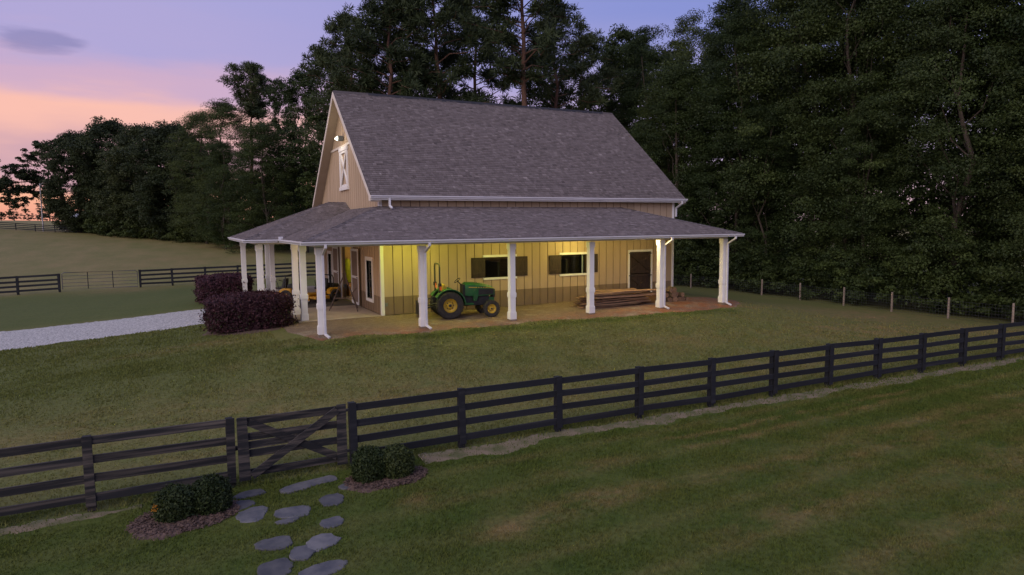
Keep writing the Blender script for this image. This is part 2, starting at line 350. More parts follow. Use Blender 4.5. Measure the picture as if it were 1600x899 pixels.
# ---------------------------------------------------------------- terrain
TC = [(-10.2,-13.2,-1.3),(-6.6,-13.2,-1.3),(-1.9,-13.2,-1.3),(3,-13.2,-1.32),(7.8,-13.2,-1.35),(12.4,-13.2,-1.39),(17,-13.2,-1.43),(24,-13.2,-1.5),(32,-13.2,-1.6),(-18,-13.2,-1.3),(-30,-13,-1.3),(45,-13,-2),
(29.3,14.5,-1.53),(29.3,7.2,-1.46),(29.3,.7,-1.52),(29.3,-5.5,-1.57),(29.3,-9,-1.55),(29.3,25,-1.7),(40,10,-2.2),(60,0,-2.6),(60,40,-2.6),
(-3.4,-3.7,-.1),(0.6,-3.7,-.1),(4.3,-3.7,-.09),(8,-3.7,-.08),(11.6,-3.7,-.08),(15.4,-3.7,-.07),(15.6,0,.0),(15.6,6,-.05),(15.6,12.4,-.15),(8,13,-.2),(0,14,-.2),(-3.4,15.5,-.2),
(-3.3,0,-.07),(-3.3,6,-.06),(-3.3,12,-.1),(-5.2,2,-.12),(-5.2,10,-.12),(7,5,-.06),(7,-1,-.06),(0,-1.5,-.07),(14,-1.5,-.07),(11,9,-.1),(3,9,-.06),(-1,3,-.06),(-1,9,-.06),
(-3.5,-8.5,-.85),(5,-8.5,-.85),(14,-8.5,-.95),(22,-6,-1.1),(22,3,-.9),(22,12,-1.0),
(-18.6,30,-.95),(-15.2,30,-.82),(-10,30,-.75),(-5.7,30,-.7),(-3.3,30,-.65),(4,30,-.6),(-30,30,-1.1),(14,30,-.8),
(-12,20,-.75),(-9,8,-.4),(-14,0,-.75),(-12,-6,-.95),(-22,10,-.9),(-25,-5,-1.1),
(-37,127,3.7),(-29,127,3.0),(-22,127,2.8),(-12,127,2.1),(-60,127,4.2),(10,127,2),(-24,75,.9),(-10,75,.75),(5,75,.6),(-45,75,1.0),
(-70,260,7.),(-20,260,6.),(40,260,3.),(-140,200,6.),(-80,60,0.8),(-60,20,-.8),
(-10,-20,-1.5),(0,-20,-1.5),(12,-20,-1.6),(25,-20,-1.8),(-7,-27,-1.9),(10,-30,-2.1),(30,-30,-2.3),(-30,-25,-1.8),(0,-60,-3.),(-60,-60,-2.5),(70,-60,-4),
(600,600,4),(-600,600,9),(-600,-600,-4),(600,-600,-6),(0,800,7),(-250,420,8.),(800,0,-4),(-800,0,2),(60,120,-1.5),(120,60,-3)]
A_ = np.array(TC, float); C_ = 5.0
_n = len(A_); _Mx = np.zeros((_n+1, _n+1)); _Mx[:_n,:_n] = np.sqrt(((A_[:,None,:2]-A_[None,:,:2])**2).sum(-1)+C_**2)-np.eye(_n)*.3
_Mx[:_n,_n] = 1; _Mx[_n,:_n] = 1
_w = np.linalg.solve(_Mx, np.append(A_[:,2], 0))
def terr(x, y):
    x = np.asarray(x, float); y = np.asarray(y, float); sh = x.shape; x = x.ravel(); y = y.ravel(); o = np.empty(len(x))
    for i in range(0, len(x), 20000):
        o[i:i+20000] = np.sqrt((x[i:i+20000,None]-A_[:,0])**2+(y[i:i+20000,None]-A_[:,1])**2+C_**2)@_w[:-1]+_w[-1]
    return o.reshape(sh)
def tz(x, y): return float(terr(np.array([x]), np.array([y]))[0])
def wob(x, k=1.0, ph=0.0): return np.sin(x*1.7*k+ph)+.6*np.sin(x*3.9*k+1.3+ph*2)+.4*np.sin(x*8.3*k+.4+ph)
def sstep(a, lo, hi):
    t = np.clip((a-lo)/(hi-lo), 0, 1); return t*t*(3-2*t)
DRY = [(-.6,-16.6,1.5,.35,1.0),(-2.4,-16.9,.9,.35,.8),(-3.4,-15.2,.5,.4,.7),(.2,-15.2,1.3,.25,.6),(4,-16.7,3.5,.28,.6),(9,-16.2,4,.3,.55),(10,-19,4,.4,.6),(2.5,-18.6,2,.35,.6),
       (24,-4,5,3,.95),(20,-8,5,1.6,.7),(26,-9,3,2,.9),(9,-7.5,4,1,.35),(-2,-9.5,4,1.2,.45),(2.5,-10.8,5,.9,.35),(-7,-2.2,2,.5,.6),(-6,-11,3,.9,.4),(-9,-9,4,1.5,.4),(12,-10.8,5,.8,.4),
       (-11,27.6,3.2,1.5,.9),(-13,48,3,6,.45),(-8,60,10,3,.5),(-2,70,10,3,.45),(2,92,7,4,.9),(-10,85,12,3,.35),(16.6,-3.6,1.3,.8,.8)]
def masks(x, y):
    lush = np.where(y < -13.25, 1.0, .0)
    lush = np.maximum(lush, .75*sstep(y, 7.6, 9.5)*sstep(-y, -29.8, -27)*sstep(-x, 4, 6))
    lush = np.maximum(lush, .50*sstep(-x, 4.0, 8.0)*sstep(y, -10, -4)*sstep(-y, -4.5, -2.0))
    lush = np.maximum(lush, .85*np.exp(-((y+4.6+.12*wob(x))/.33)**2)*(x > -4.5)*(x < 15))
    lush = np.maximum(lush, .75*np.exp(-((y+12.75+.1*wob(x))/.35)**2))
    lush = np.maximum(lush, .35*sstep(x, 15.5, 18)*sstep(-y, -14, 8)*sstep(y, -3.5, 2))
    dry = .12*sstep(y, 29.5, 33)
    for cx, cy, rx, ry, s in DRY:
        dry = np.maximum(dry, s*np.exp(-(((x-cx)/rx)**2+((y-cy)/ry)**2)))
    for y0, x0, x1, w, s, sl in ((-14.75,1.5,14,.10,.75,.035),(-15.35,1.5,13,.11,.8,.05),(-17.4,3,22,.3,.5,.06),(-16.2,8,24,.22,.45,.05),(-18.9,-1,24,.3,.4,.05),(-20.4,0,24,.4,.4,.05)):
        dry = np.maximum(dry, s*np.exp(-((y-y0-sl*(x-x0)+.05*wob(x))/w)**2)*sstep(x, x0, x0+2)*sstep(-x, -x1, -x1+3))
    st = np.sin((y-.05*x)*5.2+.5*np.sin(x*.21))*(y < -13.6); lush = lush-.30*np.maximum(st, 0)*(y < -13.6); dry = np.maximum(dry, .22*sstep(st, .55, 1.0)*(x > -3))
    return np.clip(lush, 0, 1), np.clip(dry, 0, 1)
def axis_(lo, hi, d, far, g=1.13):
    a = list(np.arange(lo, hi+1e-6, d)); s = d
    while a[-1] < far[1]: s = min(s*g, 60); a.append(a[-1]+s)
    b = []; s = d; p = lo
    while p > far[0]: s = min(s*g, 60); p -= s; b.append(p)
    return np.array(b[::-1]+a)
gx = axis_(-16, 30, .27, (-1500, 1500)); gy = axis_(-22, 12, .27, (-900, 1900))
X, Y = np.meshgrid(gx, gy, indexing='ij'); Z = terr(X, Y)
Z += .012*(np.sin(X*2.1+Y*1.3)*np.sin(Y*1.7-X*.6))*((Y < -4.5) | (X < -6) | (X > 17))
fade = sstep(np.hypot(X, Y), 420, 900); Z = Z*(1-fade)+4.0*fade
nx, ny = X.shape; idx = np.arange(nx*ny).reshape(nx, ny)
fq = np.stack([idx[:-1,:-1], idx[1:,:-1], idx[1:,1:], idx[:-1,1:]], -1).reshape(-1, 4)
lu, dr = masks(X.ravel(), Y.ravel())
tag(link('ground', npmesh('ground', np.stack([X.ravel(), Y.ravel(), Z.ravel()], 1), fq, M['grass'], dict(lush=lu, dry=dr, hay=sstep(Y.ravel(), 29.3, 30.6)), True)), 'mown grass ground of yard, paddock and far field', 'ground', kind='structure')

def sheet(name, us, lo, hi, m, nv=10, along='x', dz=.014, jag=.0):
    """strip laid on the terrain: us positions along an axis, lo/hi edge functions across it"""
    us = np.asarray(us, float); a = lo(us)+jag*rng.uniform(-1, 1, len(us)); b = hi(us)+jag*rng.uniform(-1, 1, len(us)); t = np.linspace(0, 1, nv)
    V = a[:,None]+(b-a)[:,None]*t[None]; U = np.repeat(us[:,None], nv, 1)
    PX, PY = (U, V) if along == 'x' else (V, U)
    PZ = terr(PX, PY)+dz; PZ[:,0] -= .02; PZ[:,-1] -= .02
    n, k = PX.shape; i = np.arange(n*k).reshape(n, k)
    f = np.stack([i[:-1,:-1], i[1:,:-1], i[1:,1:], i[:-1,1:]], -1).reshape(-1, 4)
    return link(name, npmesh(name, np.stack([PX.ravel(), PY.ravel(), PZ.ravel()], 1), f, m, None, True))
def blob(name, cx, cy, rx, ry, m, dz=.016, hump=.03, seed=1, n=64, k=12, rot=0.):
    r = np.random.default_rng(seed); ph = r.uniform(0, 6.28, 5); th = np.linspace(0, 2*np.pi, n, endpoint=False)
    R = 1+.10*np.sin(2*th+ph[0])+.07*np.sin(3*th+ph[1])+.05*np.sin(5*th+ph[2])+.04*np.sin(11*th+ph[3])+r.uniform(-.03, .03, n)
    t = np.linspace(0, 1, k); U = cx+(rx*np.cos(th)*R)[:,None]*t*math.cos(rot)-(ry*np.sin(th)*R)[:,None]*t*math.sin(rot)
    V = cy+(ry*np.sin(th)*R)[:,None]*t*math.cos(rot)+(rx*np.cos(th)*R)[:,None]*t*math.sin(rot)
    Zb = terr(U, V)+dz+hump*(1-t**2)[None]; Zb[:,-1] -= .03
    i = np.arange(n*k).reshape(n, k); j = np.roll(i, -1, 0)
    f = np.stack([i[:,:-1], i[:,1:], j[:,1:], j[:,:-1]], -1).reshape(-1, 4)
    return link(name, npmesh(name, np.stack([U.ravel(), V.ravel(), Zb.ravel()], 1), f, m, None, True)), (cx, cy, rx, ry)
# gravel drive up to the portico
drv = sheet('gravel_drive', np.arange(-70, -4.7, .12), lambda u: 2.45+.03*wob(u)+.0*u, lambda u: 8.15+.04*wob(u, 1, 2), M['gravel'], 30, jag=.13)
tag(drv, 'white gravel driveway running to the side portico', 'driveway', kind='structure')
# bare clay under and round the porch
xs_ = np.arange(-4.0, 17.6, .1)
fe = lambda u: np.interp(u, [-4,-3.2,-2.6,-1.9,.27,2,3.94,5.8,7.44,9.15,10.8,12.43,14,15.5,16.6,17.4,17.6], [-1.9,-4.05,-3.95,-3.7,-4.25,-3.95,-4.1,-3.8,-4.15,-4.35,-4.2,-4.5,-4.2,-4.1,-3.3,-2.1,-1.7])+.07*wob(u)
be = lambda u: np.interp(u, [-4,-3.6,-3.2,15.19,15.2,16.5,17.6], [-.9,-.3,.1,.1,-.9,-1.0,-1.6])
tag(sheet('dirt_apron', xs_, fe, be, M['dirt'], 26, jag=.05), 'bare orange clay dirt along the front porch', 'dirt', kind='structure')
# worn strip under the paddock fence
tag(sheet('worn_fence_strip', np.arange(-2.9, 34, .1), lambda u: -13.64+.09*wob(u, .8)+.12*wob(u, .23)*.5, lambda u: -13.12+.06*wob(u, 1.1, 1), M['worn'], 8, jag=.05), 'sandy worn strip of soil under paddock fence', 'soil', kind='structure')
tag(sheet('worn_fence_strip', np.arange(-14, -8.0, .1), lambda u: -13.50+.06*wob(u, .8), lambda u: -13.22+.05*wob(u, 1.1, 1), M['worn'], 8, jag=.04), 'worn soil strip under fence at left edge', 'soil', kind='structure')
BEDS = []
for nm, a, lb in (('mulch_bed', (-7.4,-14.12,.88,.62), 'dark bark mulch bed under the shrubs left of gate'), ('mulch_bed', (-3.82,-13.98,.86,.52), 'dark bark mulch bed under the shrubs right of gate'),
                  ('mulch_bed', (-5.05,.0,1.75,1.25), 'dark mulch bed under the nearer purple hedge'), ('mulch_bed', (-5.0,10.8,1.5,1.6), 'dark mulch bed under the farther purple hedge')):
    o, e = blob(nm, *a, M['mulch'], seed=len(BEDS)+3); tag(o, lb, 'mulch', kind='structure'); BEDS.append(e)
def chips():                                       # loose bark chips on the two front beds
    r = np.random.default_rng(5)
    for (cx, cy, rx, ry), lb in ((BEDS[0], 'loose bark chips on the left gate bed'), (BEDS[1], 'loose bark chips on the right gate bed')):
        n = 1500; t = r.uniform(0, 6.28, n); q = np.sqrt(r.uniform(0, 1, n))*.97; px = cx+rx*q*np.cos(t); py = cy+ry*q*np.sin(t); pz = terr(px, py)+.028+.03*(1-q*q)
        a = r.uniform(0, 6.28, n); l = r.uniform(.015, .045, n); w = l*.4; dz = r.uniform(-.012, .02, n)
        d = np.stack([np.cos(a)*l, np.sin(a)*l, dz], 1); s = np.stack([-np.sin(a)*w, np.cos(a)*w, r.uniform(-.006, .006, n)], 1); p = np.stack([px, py, pz], 1)
        v = np.stack([p-d-s, p+d-s, p+d+s, p-d+s], 1).reshape(-1, 3)
        o = link('bark_chips', npmesh('bark_chips', v, np.arange(4*n).reshape(n, 4), M['mulch'])); tag(o, lb, 'mulch', kind='stuff')
chips()

# ---------------------------------------------------------------- flagstones (each one a thing)
STONES = [(-5.33,-13.66,.50,.17,.30),(-4.90,-13.58,.20,.14,-.1),(-5.72,-14.72,.33,.22,-.15),(-5.85,-15.02,.20,.08,.1),(-5.0,-14.52,.21,.26,-.2),(-5.17,-15.4,.185,.20,.1),
          (-6.13,-15.72,.27,.22,.1),(-6.22,-16.5,.24,.26,.2),(-5.78,-16.2,.19,.24,-.2),(-5.45,-16.0,.26,.24,.3),(-5.62,-16.86,.42,.19,.25),(-6.33,-13.62,.29,.14,.05),(-6.5,-14.05,.22,.17,.5),(-6.36,-14.52,.24,.29,-.1),(-4.66,-14.06,.13,.12,0)]
SLAB = ['long flagstone just in front of gate','small flagstone at right end of the long gate stone','wide flagstone in middle of path','thin flagstone sliver below the wide middle one','flagstone just left of the right mulch bed',
        'small round flagstone at right side of path','round flagstone left of the touching pair','flagstone at bottom left of path','narrow left flagstone of the touching pair','wider right flagstone of the touching pair','long flagstone at bottom right of path',
        'flagstone under left end of gate','small flagstone beside left mulch bed','large flagstone corner beside left shrubs','little flagstone half buried beside right shrub']
def stone(i):
    cx, cy, rx, ry, rot = STONES[i]; r = np.random.default_rng(40+i); n = 22; th = np.sort(np.linspace(0, 2*np.pi, n, endpoint=False)+r.uniform(-.12, .12, n))
    R = r.uniform(.90, 1.08, n)*(1+.08*np.sin(2*th+r.uniform(0,6))+.06*np.sin(3*th+r.uniform(0,6)))*(1/np.maximum(abs(np.cos(th))**3+abs(np.sin(th))**3, .5)**.22)
    px = rx*R*np.cos(th); py = ry*R*np.sin(th); c, s = math.cos(rot), math.sin(rot); z0 = tz(cx, cy); tilt = r.uniform(-.02, .02, 2)
    mb = MB(); ring = []
    for k, (sc, h) in enumerate(((1.02,-.06),(1.0,.014),(.95,.024))):
        for a, b in zip(px, py):
            x_, y_ = cx+(a*c-b*s)*sc, cy+(a*s+b*c)*sc; ring.append((x_, y_, tz(x_, y_)+h+tilt[0]*a+tilt[1]*b))
    vs = ring+[(cx, cy, z0+.026)]
    fs = [(k*n+j, k*n+(j+1) % n, (k+1)*n+(j+1) % n, (k+1)*n+j) for k in range(2) for j in range(n)]+[(2*n+j, 2*n+(j+1) % n, 3*n) for j in range(n)]
    tag(mb.add(vs, fs).build('stepping_stone', M['stone']), SLAB[i], 'flagstone', 'stepping stones at the gate')
for i in range(len(STONES)): stone(i)

# ---------------------------------------------------------------- grass blades
def grass():
    r = np.random.default_rng(11)
    def scat(n, x0, x1, y0, y1): return r.uniform(x0, x1, n), r.uniform(y0, y1, n)
    parts = [scat(460000, -13, 14, -24, -12.6), scat(170000, 10, 30, -24, -12.6), scat(230000, -18, 28, -12.7, -3.2), scat(40000, 15.4, 29, -4, 8), scat(50000, -18, -4.5, -5, 2.5)]
    x = np.concatenate([p[0] for p in parts]); y = np.concatenate([p[1] for p in parts])
    cd = np.array([-7.23, -26.49, 3.646]); yaw = .4625
    dx, dy = x-cd[0], y-cd[1]; dep = dx*math.sin(yaw)+dy*math.cos(yaw); lat = dx*math.cos(yaw)-dy*math.sin(yaw)
    k = (np.abs(lat/dep) < .95) & (dep > 6) & (r.uniform(0, 1, len(x)) < 1-sstep(dep, 20, 34))
    k &= ~((y > fe(x)) & (y < be(x)) & (x > -4) & (x < 17.5))
    k &= ~((x > -3.5) & (x < 15.5) & (y > -.9)) & ~((x < -4.6) & (y > 2.45) & (y < 8.15))
    for cx, cy, rx, ry in BEDS: k &= ((x-cx)/rx)**2+((y-cy)/ry)**2 > .95+.25*r.uniform(-1, 1, len(x))
    for cx, cy, rx, ry, rot in STONES:
        a = (x-cx)*math.cos(rot)+(y-cy)*math.sin(rot); b = -(x-cx)*math.sin(rot)+(y-cy)*math.cos(rot); k &= (a/rx)**2+(b/ry)**2 > r.uniform(.62, 1.0, len(x))
    k &= ~((y < -13.18+.06*wob(x)) & (y > -13.7+.1*wob(x, .8)) & (r.uniform(0, 1, len(x)) < np.where(x < -8, .6, .82)) & ((x > -2.8) | (x < -8.2)))
    cl = .5+.5*np.sin(x*3.1+1.7*np.sin(y*2.3))*np.sin(y*3.7+1.1*np.sin(x*1.9)); k &= r.uniform(0, 1, len(x)) < .45+.55*cl
    x, y, dep = x[k], y[k], dep[k]; n = len(x); z = terr(x, y)-.004
    h = r.uniform(.025, .055, n)*np.where(y < -13.2, 1.0, .9)*np.clip(dep/14, 1, 1.5); w = r.uniform(.007, .013, n)*np.clip(dep/11, 1, 2.4)
    edge = np.abs(y+13.05) < .28; h = np.where(edge & (r.uniform(0, 1, n) < .5), h*2.4, h)
    a = r.uniform(0, 6.28, n); ln = r.uniform(.2, .9, n)*h; b = r.uniform(0, 6.28, n)
    p = np.stack([x, y, z], 1); s = np.stack([np.cos(a)*w, np.sin(a)*w, 0*a], 1); t = p+np.stack([np.cos(b)*ln, np.sin(b)*ln, h], 1)
    v = np.stack([p-s, p+s, t], 1).reshape(-1, 3); lu, dr = masks(x, y)
    o = link('grass', npmesh('grass', v, np.arange(3*n).reshape(n, 3), M['blade'], dict(lush=np.repeat(lu, 3), dry=np.repeat(dr, 3))))
    tag(o, 'short mown grass blades on lawn and paddock', 'grass', kind='stuff')
grass()
# ---------------------------------------------------------------- barn
L_, W_ = 15.18, 12.09
EZ, EY, RZ, RX0, RX1 = 4.88, .37, 10.06, -.43, 15.61
SL = (RZ-EZ)/(W_/2+EY)                                     # main roof slope
PX0, PX1, PY0, PZE, PZW = -3.63, 15.84, -3.98, 3.16, 4.44  # porch eave lines
barn = thing('barn', 'tan board-sided barn with purple-grey shingle roof and lit wrap-around porch', 'barn', (L_/2, W_/2, 0))
def bpart(mb, name, m, parent=None, **k): return mb.build(name, m, parent or barn, **k)
def under(y): return EZ+(min(y, W_-y)+EY)*SL-.24
WIN = [(4.62, 6.15, 1.34, 2.24), (8.50, 9.95, 1.34, 2.24)]   # the two shuttered openings
DOOR = (12.45, 13.75, 0, 2.27)
ZS = .745
def clip_boards(a0, a1, pitch, top, holes, gap=.032):
    """vertical boards between a0 and a1, cut round rectangular holes and at the skirt line -> (u0,u1,z0,z1a,z1b,lower)"""
    out = []; u = a0
    while u < a1-.02:
        v = min(u+pitch, a1); cuts = sorted({u+gap/2, v-gap/2, *[c for h in holes for c in h[:2] if u+gap/2+.03 < c < v-gap/2-.03]})
        for p, q in zip(cuts[:-1], cuts[1:]):
            mid = (p+q)/2; seg = [(0.0, 99.0)]
            for h in holes:
                if h[0] < mid < h[1]:
                    ns = []
                    for s in seg:
                        if s[0] < h[2]: ns.append((s[0], min(s[1], h[2])))
                        if s[1] > h[3]: ns.append((max(s[0], h[3]), s[1]))
                    seg = ns
            for s in seg:
                for lo, hi, low in ((0.0, ZS, True), (ZS, 99.0, False)):
                    z0, z1 = max(s[0], lo), min(s[1], hi)
                    if z1-z0 > .03 and z0 < max(top(p), top(q))-.02: out.append((p, q, z0, min(z1, top(p)), min(z1, top(q)), low))
        u = v
    return out
def wall_mesh(a0, a1, t0, t1, holes, plane, top):
    """sheathing with openings: strips between the sorted edges"""
    mb = MB(); cs = sorted({a0, a1, (a0+a1)/2, *[c for h in holes for c in h[:2]]})
    for p, q in zip(cs[:-1], cs[1:]):
        mid = (p+q)/2; seg = [(0.0, 99.0)]
        for h in holes:
            if h[0] < mid < h[1]: seg = [x for s in seg for x in ((s[0], h[2]), (h[3], s[1])) if x[1]-x[0] > .01]
        for s in seg: mb.prism([(p, s[0]), (q, s[0]), (q, min(s[1], top(q))), (p, min(s[1], top(p)))], t0, t1, plane)
    return mb
# front wall
ftop = lambda u: 4.78
fw_ = bpart(wall_mesh(0, L_, .03, .16, WIN+[DOOR], 'xz', ftop), 'front_wall', M['groove'])
for p, q, z0, za, zb, low in clip_boards(.10, L_-.10, .4063, ftop, WIN+[DOOR]):
    bpart(MB().prism([(p, z0), (q, z0), (q, zb), (p, za)], -.006, .03), 'siding_board', M['skirt' if low else 'siding'], fw_)
# left gable wall with the open doorway
GD = (4.80, 7.29, 0, 2.66); GW = [(1.34, 2.30, .53, 2.17), (9.79, 10.75, .53, 2.17)]; LOFT = (5.20, 6.89, 5.56, 7.28)
gw_ = bpart(wall_mesh(0, W_, .03, .16, [GD]+GW+[LOFT], 'yz', under), 'gable_wall', M['groove'])
for p, q, z0, za, zb, low in clip_boards(.10, W_-.10, .4063, under, [GD]+GW+[LOFT], .06):
    bpart(MB().prism([(p, z0), (q, z0), (q, zb), (p, za)], -.006, .03, 'yz'), 'siding_board', M['skirt' if low else 'siding'], gw_)
# far side walls (plain board faces turned away)
rw_ = bpart(wall_mesh(0, W_, L_-.16, L_-.03, [], 'yz', under), 'side_wall', M['groove'])
for p, q, z0, za, zb, low in clip_boards(.10, W_-.10, .4063, under, []):
    bpart(MB().prism([(p, z0), (q, z0), (q, zb), (p, za)], L_-.03, L_+.006, 'yz'), 'siding_board', M['skirt' if low else 'siding'], rw_)
bpart(wall_mesh(.16, L_-.16, W_-.15, W_-.01, [], 'xz', ftop), 'back_wall', M['siding'])
# corner boards
for x, y in ((0, 0), (L_, 0), (0, W_), (L_, W_)):
    sx = 1 if x == 0 else -1; sy = 1 if y == 0 else -1; z0 = -.02
    mb = MB(); mb.prism([(x-.022*sx, y-.022*sy), (x+.115*sx, y-.022*sy), (x+.115*sx, y+.01*sy), (x+.01*sx, y+.01*sy), (x+.01*sx, y+.115*sy), (x-.022*sx, y+.115*sy)], z0, 4.70, 'xy')
    bpart(mb, 'corner_board', M['white'])
# floor inside, slabs
tag(MB().box(.16, L_-.16, .16, W_-.16, -.3, .002).build('barn_floor', M['concrete']), 'concrete floor inside the barn', 'floor', kind='structure')
tag(MB().box(-3.32, -.03, -.12, 4.18, -.35, .0).add([], []).build('porch_slab', M['concrete'], bevel=.012), 'tan concrete slab of the side porch', 'slab', kind='structure')
tag(MB().box(-4.7, -.03, 4.19, 9.2, -.35, -.004).build('porch_drive_floor', M['rubber']), 'dark floor of the drive-through part of side porch', 'floor', kind='structure')
tag(MB().box(-3.32, -.03, 9.21, 15.6, -.35, .0).build('porch_slab', M['concrete']), 'concrete slab at far end of the side porch', 'slab', kind='structure')
# trim band on the gable
bpart(MB().box(-.045, -.007, 6.045-3.05, 6.045+3.05, 7.46, 7.56), 'gable_band', M['cream'])

# ---- roofs
def plane_poly(poly):
    """poly: 3D points, first two are the eave edge -> frame"""
    P = [Vector(p) for p in poly]; u = (P[1]-P[0]).normalized(); n = None
    for q in P[2:]:
        n = u.cross(q-P[0])
        if n.length > .1: break
    n.normalize()
    if n.z < 0: n = -n
    v = n.cross(u).normalized()
    if v.z < 0: v = -v
    return P[0], u, v, n
def shingles(name, poly, parent, seed, exp=.142, tab=.175):
    o, u, v, n = plane_poly(poly); r = np.random.default_rng(seed)
    pts = [((Vector(p)-o).dot(u), (Vector(p)-o).dot(v)) for p in poly]; vmax = max(p[1] for p in pts)
    def span(h):
        xs = []
        for (a, b), (c, d) in zip(pts, pts[1:]+pts[:1]):
            if (b-h)*(d-h) <= 0 and abs(b-d) > 1e-9: xs.append(a+(c-a)*(h-b)/(d-b))
        return (min(xs), max(xs)) if len(xs) >= 2 else None
    V = []; F = []; T = []; O = np.array(o); Uv = np.array(u); Vv = np.array(v); Nv = np.array(n); row = 0; h = -.02
    while h < vmax-.02:
        s = span(min(max(h+exp*.5, .01), vmax-.01)); h1 = min(h+exp*1.02, vmax)
        if s:
            a = s[0]-r.uniform(0, tab); base = r.normal(0, .03)
            while a < s[1]:
                wd = tab*r.uniform(.55, 1.35); p, q = max(a, s[0]), min(a+wd, s[1]); a += wd
                if q-p < .03: continue
                th = r.choice([.010, .020, .020, .026]); t = float(np.clip(.5+base+r.normal(0, .13), 0, 1)); k = len(V); hh = h+r.uniform(-.008, .008)
                for (uu, vv, nn) in ((p, hh, th), (q-.006, hh, th), (q-.006, h1, .004), (p, h1, .004), (p, hh, -.004), (q-.006, hh, -.004)):
                    V.append(O+Uv*uu+Vv*vv+Nv*(nn+.004)); T.append(t)
                F.append((k, k+1, k+2, k+3)); F.append((k+4, k+5, k+1, k))
        h += exp; row += 1
    ob = link(name, npmesh(name, np.array(V), np.array(F), M['shingle'], dict(tone=T)), parent)
    ob['kind'] = 'stuff'; return ob
DECK = mat('shingle_underlay', (.07,.06,.062), rough=.9)
def roof(name, poly, thick=.06, sh=True, seed=1):
    o, u, v, n = plane_poly(poly); mb = MB(); k = len(poly); P = [Vector(p) for p in poly]
    P = [p+Vector((0,0,0)) for p in P]
    mb.add([p for p in P]+[p-n*thick for p in P], [tuple(range(k)), tuple(range(2*k-1, k-1, -1))]+[(i, (i+1) % k, k+(i+1) % k, k+i) for i in range(k)])
    ob = bpart(mb, name, DECK)
    if sh: shingles('shingles', poly, ob, seed)
    return ob
YB = W_+EY
roof('main_roof_slope', [(RX0,-EY,EZ),(RX1,-EY,EZ),(RX1,W_/2,RZ),(RX0,W_/2,RZ)], .16, True, 1)
roof('main_roof_slope', [(RX1,YB,EZ),(RX0,YB,EZ),(RX0,W_/2,RZ),(RX1,W_/2,RZ)], .16, True, 2)
bpart(MB().prism([(W_/2-.17,RZ-.115),(W_/2,RZ+.02),(W_/2+.17,RZ-.10),(W_/2,RZ+.045)], 1.25, 14.9, 'yz'), 'ridge_vent', mat('ridge_vent_black', (.02,.018,.02)))
bpart(MB().prism([(W_/2-.14,RZ-.09),(W_/2,RZ+.022),(W_/2+.14,RZ-.09),(W_/2,RZ+.04)], RX0, 1.245, 'yz'), 'ridge_cap', M['shingle'])
bpart(MB().prism([(W_/2-.14,RZ-.09),(W_/2,RZ+.022),(W_/2+.14,RZ-.09),(W_/2,RZ+.04)], 14.905, RX1, 'yz'), 'ridge_cap', M['shingle'])
# rake boards and soffits at both gable ends
for xa, xb, xs0, xs1 in ((RX0-.03, RX0-.002, RX0, .0), (RX1+.002, RX1+.03, L_, RX1)):
    for sg in (0, 1):
        f = (lambda y: y) if sg == 0 else (lambda y: W_-y)
        y0, y1 = -EY, W_/2; z0, z1 = EZ-.03, RZ-.03
        bpart(MB().prism([(f(y0), z0), (f(y1), z1), (f(y1), z1-.26), (f(y0), z0-.20)], xa, xb, 'yz'), 'rake_board', M['cream'])
        bpart(MB().prism([(f(y0+.02), z0-.215), (f(y1), z1-.215-.0), (f(y1), z1-.235), (f(y0+.02), z0-.235)], xs0+.002, xs1-.008, 'yz'), 'rake_soffit', M['soffit'])
# main eave soffit and fascia
for y0, y1, fy in ((-EY, 0, -EY-.012), (W_, YB, YB+.0)):
    bpart(MB().box(RX0+.02, RX1-.02, y0+.015, y1-.012 if y0 < 0 else y1-.015, EZ-.19, EZ-.165), 'eave_soffit', M['soffit'])
    bpart(MB().box(RX0, RX1, fy, fy+.012, EZ-.19, EZ-.01), 'fascia', M['white'])
# porch roofs
def pz_front(y): return PZE+(y-PY0)*(PZW-PZE)/(0-PY0)
XH = PX1-3.98
roof('porch_roof_slope', [(PX0,PY0,PZE),(PX1,PY0,PZE),(XH,0,PZW),(0,0,PZW)], .05, True, 3)
PB = W_+3.98
roof('porch_roof_slope', [(PX0,PB,PZE),(PX0,PY0,PZE),(0,0,PZW),(0,W_,PZW)], .05, True, 4)
roof('porch_roof_slope', [(PX1,PY0,PZE),(PX1,-.01,PZE),(XH,-.01,PZW)], .05, True, 5)
roof('porch_roof_slope', [(PX1,PB,PZE),(PX0,PB,PZE),(0,W_,PZW),(XH,W_,PZW)], .05, True, 6)
QX, QY0, QY1, QZ, QR = -4.95, 1.57, 10.52, 4.80, -.82      # portico eave and ridge
roof('portico_roof_slope', [(QX,QY0,PZE+.004),(PX0,QY0,PZE+.004),(0,5.06,PZW+.004),(0,W_/2,QZ),(QR,W_/2,QZ)], .05, True, 7)
roof('portico_roof_slope', [(PX0,QY1,PZE+.004),(QX,QY1,PZE+.004),(QR,W_/2,QZ),(0,W_/2,QZ),(0,7.03,PZW+.004)], .05, True, 8)
roof('portico_roof_slope', [(QX,QY1,PZE+.004),(QX,QY0,PZE+.004),(QR,W_/2,QZ)], .05, True, 9)
